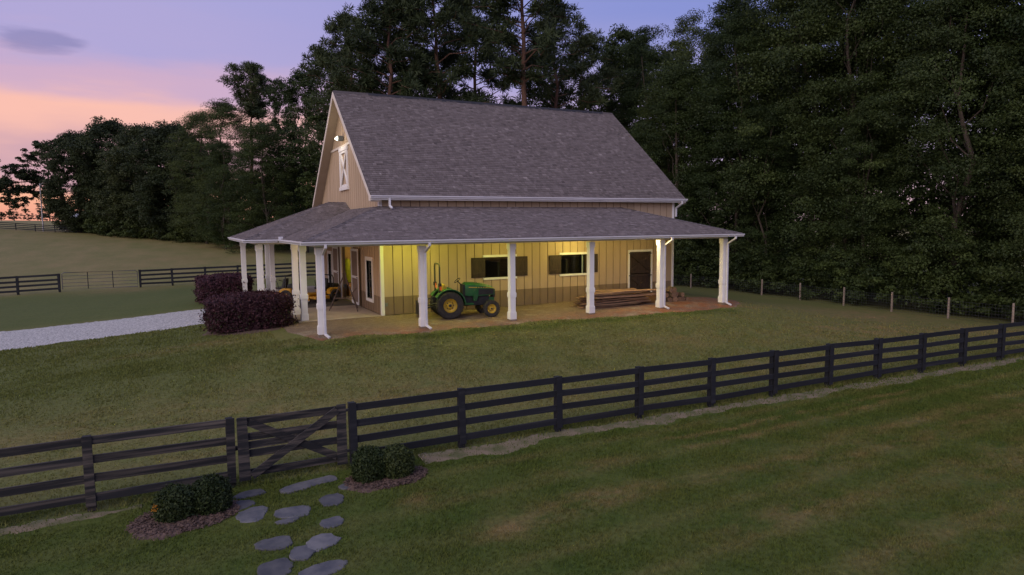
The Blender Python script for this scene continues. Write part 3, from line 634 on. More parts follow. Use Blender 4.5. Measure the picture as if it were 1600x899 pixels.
def hipcap(a, b, seed):
    a = Vector(a); b = Vector(b); d = b-a; n = max(2, int(d.length/.2)); d.normalize(); sd = d.cross(Vector((0,0,1))).normalized(); r = np.random.default_rng(seed); V = []; F = []; T = []
    for i in range(n):
        p = a+(b-a)*(i/n); q = a+(b-a)*((i+1.15)/n); t = float(np.clip(.42+r.normal(0, .2), 0, 1)); k = len(V)
        for pt, h in ((p, .034), (q, .016)):
            for s, dz in ((-.13, -.032), (0, 0), (.13, -.032)): V.append(np.array(pt+sd*s+Vector((0,0,h+dz)))); T.append(t)
        F += [(k, k+1, k+4, k+3), (k+1, k+2, k+5, k+4)]
    ob = link('hip_cap', npmesh('hip_cap', np.array(V), np.array(F), M['shingle'], dict(tone=T)), barn); return ob
for k, (a, b) in enumerate((((PX0,PY0,PZE),(0,0,PZW)), ((PX1,PY0,PZE),(XH,0,PZW)), ((QX,QY0,PZE),(QR,W_/2,QZ)), ((QX,QY1,PZE),(QR,W_/2,QZ)), ((QR,W_/2,QZ),(0,W_/2,QZ)), ((PX0,PB,PZE),(0,W_,PZW)))): hipcap(a, b, k)
# porch ceiling, beams
CZ = 3.055
bpart(MB().prism([(PX0+.02,PY0+.02),(PX1-.02,PY0+.02),(PX1-.02,-.03),(-.03,-.03),(-.03,W_+.03),(PX1-.02,W_+.03),(PX1-.02,PB-.02),(PX0+.02,PB-.02),(PX0+.02,QY1-.02),(QX+.02,QY1-.02),(QX+.02,QY0+.02),(PX0+.02,QY0+.02)], CZ, CZ+.02, 'xy'), 'porch_ceiling', M['cream'])
for a, b in (((-3.2,-3.52),(15.42,-3.28)), ((-3.17,-3.27),(-2.93,2.02)), ((-4.55,2.03),(-2.93,2.27)), ((-4.56,2.28),(-4.32,9.8)), ((-4.55,9.81),(-2.93,10.05)), ((-3.17,10.06),(-2.93,15.6)), ((15.15,-3.27),(15.39,-.03))):
    bpart(MB().box(a[0], b[0], a[1], b[1], 2.955, CZ), 'porch_beam', M['white'])
# gutters (K profile) and fascia
KP = [(0,0),(0,-.115),(-.075,-.115),(-.085,-.07),(-.125,-.04),(-.125,0),(-.113,0),(-.113,-.035),(-.07,-.065),(-.062,-.103),(-.012,-.103),(-.012,0)]
def gutter(a, b, out, name='gutter', z=None):
    a = Vector(a); b = Vector(b); out = Vector(out).normalized(); k = len(KP); vs = []
    for p in (a, b):
        for s, h in KP: vs.append(p-out*s+Vector((0,0,h)))
    fs = [(i, (i+1) % k, k+(i+1) % k, k+i) for i in range(k)]
    mb = MB().add(vs, fs)
    for p, e in ((a, 0), (b, 1)): mb.add([p-out*s+Vector((0,0,h)) for s, h in KP[:6]], [tuple(range(6)) if e else tuple(range(5, -1, -1))])
    return bpart(mb, name, M['gutter'])
gz = PZE-.012
gutter((PX0-.12,PY0-.016,gz), (PX1+.02,PY0-.016,gz), (0,-1,0)); gutter((PX0-.016,QY0-.02,gz), (PX0-.016,PY0-.006,gz), (-1,0,0))
gutter((QX-.12,QY0-.016,gz), (PX0-.15,QY0-.016,gz), (0,-1,0)); gutter((QX-.016,QY1+.1,gz), (QX-.016,QY0-.006,gz), (-1,0,0)); gutter((PX0-.016,PB,gz), (PX0-.016,QY1+.15,gz), (-1,0,0))
bpart(MB().box(PX0-.10, PX0+.06, QY0-.14, QY0+.06, PZE-.05, PZE+.10), 'gutter_splash_guard', M['gutter'])
gutter((RX0-.02,-EY-.016,EZ-.012), (RX1+.04,-EY-.016,EZ-.012), (0,-1,0))
for a in ((PX0,PX1,PY0-.012,PY0+.0), (QX,PX0-.02,QY0-.012,QY0)): bpart(MB().box(*a, PZE-.13, PZE-.008), 'fascia', M['white'])
for a in ((PX0-.012,PX0,PY0,QY0-.02), (QX-.012,QX,QY0,QY1), (PX0-.012,PX0,QY1,PB)): bpart(MB().box(*a, PZE-.13, PZE-.008), 'fascia', M['white'])
bpart(MB().box(PX1, PX1+.014, PY0, -.01, PZE-.13, PZE-.008), 'fascia', M['white'])
# eave return of the upper gutter, small downspouts from it
bpart(MB().prism([(RX0+.0,EZ-.22),(.0,EZ-.22),(.0,EZ-.13),(RX0+.0,EZ-.05)], -.35, -.03, 'xz'), 'eave_return', M['cream'])
def spout(pts, w=.085, name='downspout'):
    mb = MB()
    for a, b in zip(pts[:-1], pts[1:]):
        d = (Vector(b)-Vector(a)).normalized()*.03; mb.bar(Vector(a)-d*.5, Vector(b)+d*.5, w, .07, up=(0,-1,.01) if abs((Vector(b)-Vector(a)).normalized().z) > .5 else (0,0,1))
    return bpart(mb, name, M['gutter'], bevel=.01)
spout([(.32,-EY-.06,EZ-.12),(.32,-EY-.06,4.46),(.36,-EY-.22,4.36)]); spout([(L_+.16,-EY-.07,EZ-.12),(L_+.16,-EY-.07,EZ-.24),(L_+.075,-.09,EZ-.46),(L_+.075,-.09,4.0)])
# porch posts with cap, belt and base
def post(x, y, mesh={}):
    if not mesh:
        h = .112
        mesh['s'] = MB().box(-h, h, -h, h, .0, 2.952).mesh('porch_post', M['white'])
        c = MB(); c.box(-.138, .138, -.138, .138, 2.74, 2.95); c.box(-.125, .125, -.125, .125, 2.705, 2.739); mesh['c'] = c.mesh('post_cap', M['white'])
        c = MB(); c.box(-.138, .138, -.138, .138, .86, 1.02); c.box(-.125, .125, -.125, .125, 1.021, 1.05); c.box(-.125, .125, -.125, .125, .83, .859); mesh['b'] = c.mesh('post_belt', M['white'])
        c = MB(); c.box(-.138, .138, -.138, .138, -.02, .25); c.box(-.125, .125, -.125, .125, .251, .285); mesh['k'] = c.mesh('post_base', M['white'])
        mesh['f'] = MB().box(-.145, .145, -.145, .145, -.45, -.021).mesh('post_footing', M['dirt'])
    o = link('porch_post', mesh['s'], barn, world=True); o.location = (x, y, -.02)
    for n, k in (('post_cap','c'),('post_belt','b'),('post_base','k'),('post_footing','f')): link(n, mesh[k], o)
    return o
FPX = [-3.05, .61, 4.27, 7.94, 11.6, 15.27]
for x in FPX: post(x, -3.4)
for x, y in ((-3.05,.15),(-3.05,2.15),(-4.43,2.15),(-4.43,9.93),(-3.05,9.93),(-3.05,11.93),(-3.05,15.48)): post(x, y)
def porch_spout(x, side):
    y = -3.4-.20; sx = x+side*.08; top = gz-.10; gxx = sx+.02
    g = tz(sx, y-.2)
    spout([(gxx, PY0-.08, top), (gxx, PY0-.08, 2.95), (sx, y, 2.70), (sx, y, g+.14), (sx+.10, y-.20, g+.045)])
for x, s in ((-3.05, .9), (.61, .7), (11.6, .9), (15.27, .9)): porch_spout(x, s)

# windows with shutters on the front
def shutter(x0, x1, z0, z1):
    w = bpart(MB().box(x0, x1, -.045, -.010, z0, z1), 'shutter', M['darkwood'])
    n = 4
    for i in range(n):
        a = x0+(x1-x0)*i/n; b = x0+(x1-x0)*(i+1)/n; bpart(MB().box(a+.004, b-.004, -.062, -.0455, z0+.004, z1-.004), 'shutter_plank', M['darkwood'], w)
    for z in (z0+.12, z1-.20): bpart(MB().box(x0+.02, x1-.02, -.085, -.0625, z, z+.09), 'shutter_batten', M['darkwood'], w)
for i, (x0, x1, z0, z1) in enumerate(WIN):
    w = MB(); w.box(x0-.06, x1+.06, -.05, .05, z1, z1+.10); o = bpart(w, 'window_head', M['white']); bpart(MB().box(x0-.06, x1+.06, -.07, .05, z0-.09, z0), 'window_sill', M['white'])
    for a in (x0+.001, x1-.041): bpart(MB().box(a, a+.04, -.02, .16, z0+.001, z1-.001), 'window_jamb', M['darkwood'])
    if i == 1: bpart(MB().box(x1-.19, x1-.13, .112, .15, z0+.001, z1-.001), 'window_mullion', M['white'])
    bpart(MB().box(x0+.041, x1-.041, .10, .106, z0+.001, z1-.001), 'window_pane', M['glass'])
    shutter(x0-.62, x0-.002, z0+.02, z1-.005); shutter(x1+.002, x1+.60, z0+.02, z1-.005)
# dutch door on the front
dz = MB(); x0, x1, z1 = DOOR[0], DOOR[1], DOOR[3]
bpart(MB().box(x0-.09, x0, -.035, .05, 0, z1+.10), 'door_casing', M['white']); bpart(MB().box(x1, x1+.09, -.035, .05, 0, z1+.10), 'door_casing', M['white']); bpart(MB().box(x0+.001, x1-.001, -.035, .05, z1, z1+.10), 'door_casing', M['white'])
for z0, z2 in ((.03, 1.17), (1.20, 2.265)):
    d = bpart(MB().box(x0+.01, x1-.01, .015, .05, z0, z2), 'door', M['darkwood'])
    nb = 8
    for i in range(nb):
        a = x0+.012+(x1-x0-.024)*i/nb; b = x0+.012+(x1-x0-.024)*(i+1)/nb; bpart(MB().box(a+.004, b-.004, .0, .0145, z0, z2), 'door_plank', M['darkwood'], d)
    for zz in (z0+.004, z2-.124): bpart(MB().box(x0+.012, x1-.012, -.026, -.0005, zz, zz+.12), 'door_rail', M['darkwood'], d)
    bpart(MB().bar((x0+.08,-.015,z0+.14),(x1-.08,-.015,z2-.14), .028, .11, up=(0,-.0,1)), 'door_brace', M['darkwood'], d); bpart(MB().bar((x0+.08,-.042,z2-.14),(x1-.08,-.042,z0+.14), .028, .11), 'door_brace', M['darkwood'], d)
    bpart(MB().box(x0-.05, x0+.18, -.05, -.0265, z2-.09, z2-.05), 'door_hinge', M['black'], d); bpart(MB().box(x1-.2, x1+.05, -.055, -.0265, z2-.1, z2-.06), 'door_latch', M['black'], d)
# gable windows
for y0, y1, z0, z1 in GW:
    f = MB(); f.box(-.045, .05, y0-.12, y0, z0-.14, z1+.16); f.box(-.045, .05, y1, y1+.12, z0-.14, z1+.16); f.box(-.045, .05, y0+.001, y1-.001, z1, z1+.16); f.box(-.045, .05, y0+.001, y1-.001, z0-.14, z0)
    o = bpart(f, 'window', M['white']); bpart(MB().box(.0, .03, y0+.002, y1-.002, (z0+z1)/2-.015, (z0+z1)/2+.015), 'window_rail', M['darkwood'], o); bpart(MB().box(.04, .046, y0+.002, y1-.002, z0, z1), 'window_pane', M['glass'], o)
# loft door in the gable with white frame and X bars
y0, y1, z0, z1 = LOFT
lf = MB(); lf.box(-.06, .05, y0-.0, y0+.16, z0, z1); lf.box(-.06, .05, y1-.16, y1, z0, z1); lf.box(-.075, .05, y0-.06, y1+.06, z1+.001, z1+.17); lf.box(-.09, .05, y0-.06, y1+.06, z0-.16, z0-.001)
lo = bpart(lf, 'loft_door', M['white']); lo['label'] = 'white framed loft door with crossed bars in gable'
bpart(MB().box(.01, .04, y0+.161, y1-.161, z0+.001, z1-.001), 'door_panel', M['siding'], lo)
bpart(MB().bar((-.02,y0+.17,z0+.02),(-.02,y1-.17,z1-.02), .05, .13), 'cross_bar', M['white'], lo); bpart(MB().bar((-.046,y0+.17,z1-.02),(-.046,y1-.17,z0+.02), .05, .13), 'cross_bar', M['white'], lo)
for zz in (z0+.001, z1-.111): bpart(MB().box(-.05, .0, y0+.161, y1-.161, zz, zz+.11), 'door_rail', M['white'], lo)
# barn door leaves folded open beside the doorway
def leaf(y0, y1, lab):
    d = bpart(MB().box(-.10, -.06, y0, y1, .06, 2.62), 'barn_door', M['skirt']); d['label'] = lab
    n = 6
    for i in range(n): bpart(MB().box(-.115, -.1005, y0+(y1-y0)*i/n+.004, y0+(y1-y0)*(i+1)/n-.004, .07, 2.61), 'door_plank', mat_leaf, d)
    for a in ((y0,y0+.10,.06,2.62),(y1-.10,y1,.06,2.62)): bpart(MB().box(-.14, -.1155, *a), 'door_stile', M['white'], d)
    for z in (.06, 1.26, 2.51): bpart(MB().box(-.139, -.1155, y0+.101, y1-.101, z, z+.11), 'door_rail', M['white'], d)
    bpart(MB().box(-.16, -.1405, y0+.05, y0+.3, 1.29, 1.33), 'door_latch', M['black'], d)
mat_leaf = mat('taupe_door_paint', (.24,.17,.125), (.20,.145,.105), 3, .7)
leaf(3.38, 4.76, 'right barn door leaf folded open against the gable wall'); leaf(7.62, 9.0, 'left barn door leaf folded open against the gable wall')
for a in ((7.292,7.56), (4.765,4.798)): bpart(MB().box(-.05, .16, *a, 0, 2.66), 'door_casing', M['white'])
bpart(MB().box(-.05, .16, 4.77, 7.56, 2.661, 2.80), 'door_casing', M['white'])
# inside: partition walls so the openings look into rooms
pw = bpart(MB().box(.165, 5.0, 9.0, 9.1, .003, 3.0), 'partition_wall', M['osb'])
p2 = bpart(MB().box(3.2, L_-.2, 4.2, 4.3, .003, 3.0), 'partition_wall', M['osb'])
for i in range(28): bpart(MB().box(3.22+i*.42, 3.22+i*.42+.405, 4.17, 4.199, .003, 1.9), 'stall_board', M['plank'], p2)
for x in (5.35, 8.9, 12.2): bpart(MB().box(x, x+.12, .17, 4.16, .003, 2.0), 'stall_divider', M['darkwood'])
bpart(MB().box(.17, L_-.17, .17, W_-.17, 3.02, 3.06), 'interior_ceiling', M['osb'])
# small electric box on the front wall
bpart(MB().box(.13, .24, -.06, -.007, .36, .50), 'outlet_box', M['lampbody'])

# ---- lamps the place has (all lit in the photograph)
def plamp(x, y, z, power, col, r=.06, body=True):
    if body:
        mb = MB().lathe([(.0,.0),(.09,.0),(.10,-.03),(.07,-.05),(.0,-.05)], (x, y, CZ-.002), 'z', 16); o = bpart(mb, 'porch_lamp', M['lampbody'])
        bpart(MB().lathe([(.0,-.0501),(.05,-.0501),(.055,-.075),(.03,-.09),(.0,-.092)], (x, y, CZ-.002), 'z', 12), 'lamp_bulb', M['lamp'], o)
    d = bpy.data.lights.new('porch_light', 'POINT'); d.energy = power; d.color = col; d.shadow_soft_size = r
    lo_ = bpy.data.objects.new('porch_light', d); COL.objects.link(lo_); lo_.location = (x, y, z)
plamp(1.1, -1.8, 2.86, 102, (.90,.95,.15)); plamp(5.3, -2.0, 2.86, 58, (.97,.90,.18)); plamp(8.95, -1.35, 2.86, 70, (1,.86,.22)); plamp(10.9, -3.0, 2.86, 56, (1,.80,.38)); plamp(12.6, -2.0, 2.86, 16, (1,.83,.24)); plamp(-1.9, .9, 2.86, 20, (1,.64,.42))
plamp(2.0, 7.0, 2.75, 60, (1,.80,.35), body=False); plamp(6.8, 2.6, 2.8, 5, (1,.82,.4), body=False); plamp(10.4, 2.6, 2.8, 2, (1,.82,.4), body=False)
for x, y in ((2.0,7.0),(6.8,2.6),(10.4,2.6)): bpart(MB().lathe([(0,.06),(.05,.04),(.06,0),(.04,-.05),(0,-.06)], (x, y, 2.94), 'z', 12), 'ceiling_bulb', M['lamp'])
# flood light high on the gable
fl = bpart(MB().box(-.30, -.02, 5.93, 6.16, 7.74, 7.98), 'flood_light', M['lampbody'], bevel=.03)
bpart(MB().prism([(-.308,7.76),(-.301,7.76),(-.301,7.94),(-.308,7.94)], 5.95, 6.14), 'flood_lens', M['lamp'], fl)
bpart(MB().lathe([(0,-.06),(.045,-.035),(.055,0),(.045,.035),(0,.06)], (-.35, 6.05, 7.84), 'z', 14), 'flood_bulb', M['lamp'], fl)
d = bpy.data.lights.new('flood_light_beam', 'POINT'); d.energy = 17; d.color = (1,.88,.66); d.shadow_soft_size = .08
fo = bpy.data.objects.new('flood_light_beam', d); COL.objects.link(fo); fo.location = (-.75, 6.05, 7.70)
# ---------------------------------------------------------------- fences
def board_fence(label, xs, y, m, ends=(True, True), h=1.36, seed=1, face=True, nrail=4, name='board_fence', parts_small=False):
    """post-and-rail run along x at depth y; xs are the post positions"""
    r = np.random.default_rng(seed); x0 = xs[0]; f = thing(name, label, 'fence', ((xs[0]+xs[-1])/2, y, tz((xs[0]+xs[-1])/2, y)))
    pm = MB().box(-.065, .065, 0, .13, -.4, h-.01).mesh('post', m); fm = MB().box(-.075, .075, -.066, -.042, .12, h+.012).mesh('face_board', m)
    rm = MB().box(0, 1, -.02, .018, -.072, .072).mesh('rail', m)
    off = Matrix.Translation(-Vector(f.location))
    def put(n, me, loc, rot=(0,0,0), sc=(1,1,1)):
        o = link(n, me, f, loc, rot, sc); o.matrix_parent_inverse = off; return o
    zs = [tz(x, y) for x in xs]
    for x, z in zip(xs, zs):
        put('post', pm, (x, y, z), (r.uniform(-.012,.012), r.uniform(-.012,.012), 0))
        if face: put('face_board', fm, (x, y, z), (r.uniform(-.01,.01), r.uniform(-.015,.015), 0))
    hs = [h-.085-k*(h-.085-.27)/(nrail-1) for k in range(nrail)]
    for (xa, za), (xb, zb) in zip(zip(xs[:-1], zs[:-1]), zip(xs[1:], zs[1:])):
        for hh in hs:
            a = za+hh+r.uniform(-.02,.02); b = zb+hh+r.uniform(-.02,.02); d = xb-xa
            put('rail', rm, (xa+.003, y-.021, a), (r.uniform(-.02,.02), -math.atan2(b-a, d), 0), (math.hypot(d-.006, b-a), 1, 1))
    return f
NEAR = [-4.27,-1.87,.61,3.0,5.42,7.76,10.1,12.38,14.65,16.96,19.31,21.7,24.1,26.5,28.9]
board_fence('black four-rail paddock fence running right from the wooden gate', NEAR, -13.2, M['fence'], seed=2)
board_fence('weathered black four-rail fence left of the wooden gate', [-13.7,-11.28,-8.87,-6.6], -13.2, M['fence_near'], seed=3)
# paddock corner run along the wire fence is hidden; far yard fence with tube gate
board_fence('black rail fence left of the tube gate across the drive', [-27.4,-24.96,-22.5,-20.05,-17.62,-15.19], 30., M['fence'], seed=4, h=1.32)
board_fence('black rail fence from tube gate to behind the barn', [-10.13,-7.99,-5.7,-3.37,-1.0,1.4,3.8,6.2], 30., M['fence'], seed=5, h=1.32)
board_fence('distant black fence line across top of the far field', [-62,-58.5,-55,-51.5,-48,-44.5,-41,-38,-35,-32,-28.9,-25.6,-22.2], 127., M['fence'], seed=6, h=1.37, face=False)
# near wooden gate with crossed boards
gt = thing('wooden_gate', 'weathered wooden rail gate with crossed diagonal boards', 'gate', (-5.4,-13.2,tz(-5.4,-13.2)))
GM = M['fence_near']
def gpart(mb, n): return mb.build(n, GM, gt)
zA, zB = tz(-6.3,-13.2), tz(-4.45,-13.2)
def gz_(x): return zA+(zB-zA)*(x+6.3)/1.85
gpart(MB().prism([(-6.47,zA+.12),(-6.26,zA+.12),(-6.29,zA+1.35),(-6.47,zA+1.35)], -13.262, -13.215), 'stile'); gpart(MB().prism([(-4.62,zB+.12),(-4.42,zB+.12),(-4.42,zB+1.36),(-4.60,zB+1.36)], -13.262, -13.215), 'stile')
for h, w in ((1.25,.15),(.95,.14),(.62,.14),(.24,.14)): gpart(MB().bar((-6.44,-13.19,gz_(-6.44)+h),(-4.45,-13.19,gz_(-4.45)+h), .036, w), 'rail')
gpart(MB().bar((-6.42,-13.19,gz_(-6.4)+.78),(-5.3,-13.19,gz_(-5.3)+.80), .034, .14), 'rail')
gpart(MB().bar((-6.255,-13.232,gz_(-6.2)+1.24),(-4.62,-13.232,gz_(-4.7)+.30), .03, .145), 'brace'); gpart(MB().bar((-6.24,-13.275,gz_(-6.2)+.20),(-4.60,-13.275,gz_(-4.7)+1.27), .036, .15), 'brace')
for z in (.35, 1.2): MB().box(-4.43, -4.33, -13.25, -13.20, zB+z, zB+z+.05).build('hinge', M['black'], gt)
MB().box(-6.62, -6.43, -13.21, -13.17, zA+.72, zA+.80).build('latch', GM, gt)
# tube gate across the drive
tg = thing('tube_gate', 'grey tube steel farm gate between black rail fences', 'gate', (-12.66,30,tz(-12.66,30)))
z0 = tz(-12.66,30)+.12; a, b = -15.0, -10.3
MB().tube([(a,30,z0),(a,30,z0+1.1),(a+.12,30,z0+1.2),(b-.12,30,z0+1.2),(b,30,z0+1.1),(b,30,z0),(a,30,z0)], .028, 8).build('gate_frame', M['steel'], tg, True)
for h in (.22,.46,.72,.96): MB().tube([(a,30,z0+h),(b,30,z0+h)], .017, 6).build('gate_bar', M['steel'], tg, True)
for x in (a+1.56, a+3.12): MB().bar((x,29.97,z0),(x,29.97,z0+1.19), .05, .03, up=(0,1,0)).build('gate_stay', M['fence'], tg)
# wire fence on round posts
wf = thing('wire_fence', 'wire mesh fence on grey round posts before the woods', 'fence', (29.3,5,tz(29.3,5)))
WY = [-15,-11.8,-8.61,-5.53,-2.38,.73,3.96,7.21,10.9,14.5,18.1,21.7,25.3]
for k, y in enumerate(WY):
    z = tz(29.3,y); MB().tube([(29.3,y,z-.3),(29.3+.02*math.sin(k*3),y,z+1.12),(29.3+.02*math.sin(k*3),y,z+1.135)], [.062,.055,.04], 9).build('post', M['postwood'], wf, True)
for ya, yb in zip(WY[:-1], WY[1:]):
    mb = MB(); za, zb = tz(29.3,ya), tz(29.3,yb)
    for h in (.06,.2,.34,.5,.66,.82,.98): mb.tube([(29.24,ya,za+h),(29.24,(ya+yb)/2,(za+zb)/2+h-.012),(29.24,yb,zb+h)], .004, 4, False)
    n = 20
    for i in range(1, n): y = ya+(yb-ya)*i/n; z = za+(zb-za)*i/n; mb.tube([(29.24,y,z+.06),(29.24,y,z+.98)], .0028, 4, False)
    mb.build('wire_mesh', M['wire'], wf)

# ---------------------------------------------------------------- tractor
def wheel(parent, x, y, r, w, rim, side, agri):
    rr = r*rim; prof = [(rr,-w*.36),(rr*1.06,-w*.46),(r*.80,-w*.52),(r*.94,-w*.47),(r,-w*.34),(r,w*.34),(r*.94,w*.47),(r*.80,w*.52),(rr*1.06,w*.46),(rr,w*.36),(rr,-w*.36)]
    t = MB().lathe(prof, (0,0,0), 'y', 40).build('wheel', M['tyre'], parent, True); t.location = (x, y, r-.015)
    mb = MB(); n = 22 if agri else 26
    for i in range(n):
        a = 2*math.pi*i/n
        for s in (-1, 1):
            b = a+(math.pi/n if s > 0 else 0); p = Vector((math.cos(b)*r*1.0, s*w*.06, math.sin(b)*r)); q = Vector((math.cos(b+.16)*r*.985, s*w*.43, math.sin(b+.16)*r*.985)); mb.bar(p, q, .035 if agri else .03, .036, up=(math.cos(b), 0, math.sin(b)))
    o = mb.build('tread', M['tyre'], t)
    s = side
    k = MB().lathe([(rr*1.02,s*w*.36),(rr*.96,s*w*.40),(rr*.90,s*w*.30),(rr*.82,s*w*.10),(rr*.62,s*w*.02),(rr*.42,s*w*.10),(rr*.36,s*w*.20),(0.0,s*w*.21)], (0,0,0), 'y', 32).build('rim', M['yellow'], t, True)
    MB().lathe([(rr*.20,s*w*.20),(rr*.19,s*w*.33),(rr*.12,s*w*.36),(0,s*w*.36)], (0,0,0), 'y', 16).build('hub', M['black'], t, True)
    mb = MB()
    for i in range(8):
        a = 2*math.pi*i/8; mb.lathe([(.022*r/.54,s*w*.10),(.02*r/.54,s*w*.17),(0,s*w*.17)], (math.cos(a)*rr*.52, 0, math.sin(a)*rr*.52), 'y', 6)
    mb.build('wheel_bolts', M['black'], t)
    return t
tr = thing('tractor', 'green compact tractor with yellow wheels parked under the front porch', 'tractor', (2.12+.09,-1.62,tz(2.2,-1.7)+.014), -.135)
def tp(mb, n, m, **k): return mb.build(n, m, tr, **k)
TX = 1.72
for s in (-1, 1): wheel(tr, 0, s*.56, .535, .34, .52, s, True)
for s in (-1, 1): wheel(tr, TX, s*.55, .33, .22, .56, s, False)
# hood with rounded nose, extruded in cross sections
def hood():
    st = [(.72,.26,1.36,.86),(.80,.285,1.38,.84),(1.1,.285,1.36,.82),(1.45,.275,1.31,.82),(1.75,.26,1.24,.83),(1.90,.235,1.17,.84),(1.97,.20,1.08,.86)]; vs = []; fs = []
    for x, w, zt, zb in st:
        h = zt-zb
        for y, z in ((-w,zb),(-w,zb+h*.55),(-w*.94,zb+h*.78),(-w*.72,zb+h*.94),(-w*.3,zt),(w*.3,zt),(w*.72,zb+h*.94),(w*.94,zb+h*.78),(w,zb+h*.55),(w,zb)): vs.append((x,y,z))
    for i in range(len(st)-1):
        for j in range(9): a = i*10+j; fs.append((a, a+10, a+11, a+1))
    fs += [tuple(range(10)), tuple(range(69, 59, -1))]
    return MB().add(vs, fs)
hd = tp(hood(), 'hood', M['green'], smooth=True)
for s in (-1, 1):
    y = s*.292
    a, b = sorted((y, y-s*.02)); MB().prism([(1.22,.86),(1.90,.88),(1.92,1.06),(1.86,1.09),(1.24,1.09)], a, b).build('side_grille', M['black'], hd)
    MB().prism([(.86,1.165),(1.92,1.115),(1.92,1.135),(.86,1.20)], *sorted((s*.2895, s*.281))).build('yellow_stripe', M['yellow'], hd)
    for k in range(9): MB().box(1.16+k*.052, 1.16+k*.052+.034, *sorted((s*.2935, s*.284)), 1.152-k*.0024, 1.186-k*.0024).build('stripe_lettering', M['black' if k % 2 else 'yellow'], hd)
tp(MB().prism([(1.90,.72),(2.0,.74),(2.0,1.06),(1.94,1.10),(1.88,.86)], -.19, .19), 'front_grille', M['black'], bevel=.02)
tp(MB().prism([(1.05,.62),(1.18,.62),(1.26,.84),(1.27,1.14),(1.14,1.16),(1.06,1.0)], -.305, .305), 'side_panel', M['green'], bevel=.012)
tp(MB().box(.55, 1.75, -.17, .17, .42, .86), 'engine', M['black'], bevel=.03); tp(MB().box(1.62, 1.98, -.14, .14, .46, .74), 'front_weight_bracket', M['green'], bevel=.02)
tp(MB().box(-.35, .6, -.23, .23, .36, .76), 'transmission', M['green'], bevel=.03)
tp(MB().tube([(0,-.45,.53),(0,.45,.53)], .09, 12), 'rear_axle', M['green'], smooth=True); tp(MB().tube([(TX,-.46,.34),(TX,.46,.34)], .055, 10), 'front_axle', M['black'], smooth=True)
tp(MB().box(.30, 1.02, -.50, .50, .50, .545), 'footplate', M['green'], bevel=.01); tp(MB().box(.62, .74, -.23, .23, .54, 1.30), 'dash_panel', M['black'], bevel=.03)
for s in (-1, 1):
    pf = []; 
    for t in np.linspace(math.radians(150), math.radians(12), 11): pf.append((.02+.63*math.cos(t), .55+.62*math.sin(t)))
    pf2 = [(x*.95, z-.035) for x, z in pf][::-1]
    tp(MB().prism(pf+[(.66,.53)]+[(.62,.53)]+pf2, *sorted((s*.27, s*.66))), 'fender', M['green'])
    tp(MB().prism([(-.35,.62),(.55,.55),(.60,.70),(.42,1.02),(.1,1.14),(-.25,1.08)], *sorted((s*.245, s*.272))), 'fender_side', M['green'])
st_ = tp(MB().prism([(-.12,.98),(.30,.98),(.34,1.05),(.02,1.08),(-.10,1.34),(-.20,1.33)], -.24, .24), 'seat', M['yellow'], bevel=.03)
sw = tp(MB().tube([(.46+.175*math.cos(t)*.62, .175*math.sin(t), 1.46+.175*math.cos(t)*.5) for t in np.linspace(0, 2*math.pi, 25)], .016, 6, False), 'steering_wheel', M['black'], smooth=True)
MB().tube([(.46,0,1.45),(.68,0,1.2)], .025, 8).build('steering_column', M['black'], sw); MB().bar((.46,-.17,1.46),(.46,.17,1.46), .03, .015).build('spoke', M['black'], sw)
tp(MB().tube([(-.36,-.45,.62),(-.36,-.45,2.02),(-.36,-.40,2.12),(-.36,-.33,2.155),(-.36,.33,2.155),(-.36,.40,2.12),(-.36,.45,2.02),(-.36,.45,.62)], .034, 8), 'roll_bar', M['black'], smooth=True)
for s in (-1, 1): tp(MB().box(-.42, -.30, s*.45-.05, s*.45+.05, 1.26, 1.40), 'roll_bar_hinge', M['black'])
tp(MB().prism([(-.12,1.20),(.12,1.20),(0,1.40)], -.43, -.415, 'yz'), 'slow_vehicle_triangle', M['smv']); tp(MB().box(-.39, -.32, -.60, -.55, 1.14, 1.28), 'tail_lamp', M['smv'])
for s in (-1, 1): tp(MB().tube([(-.25,s*.22,.55),(-.95,s*.36,.42)], .03, 6), 'lift_arm', M['black'])
tp(MB().prism([(-1.15,.12),(-.98,.10),(-.94,.62),(-1.12,.66)], -.62, .62), 'rear_blade', M['black']); tp(MB().tube([(-.3,0,.9),(-1.05,0,.66)], .025, 6), 'top_link', M['black'])
tp(MB().tube([(1.3,.16,1.2),(1.3,.16,1.34)], .03, 8), 'muffler', M['black']); 
for s in (-1, 1): tp(MB().lathe([(0,.0),(.05,.0),(.05,-.03),(0,-.03)], (1.985,s*.12,1.0), 'x', 12), 'headlight', M['white'])

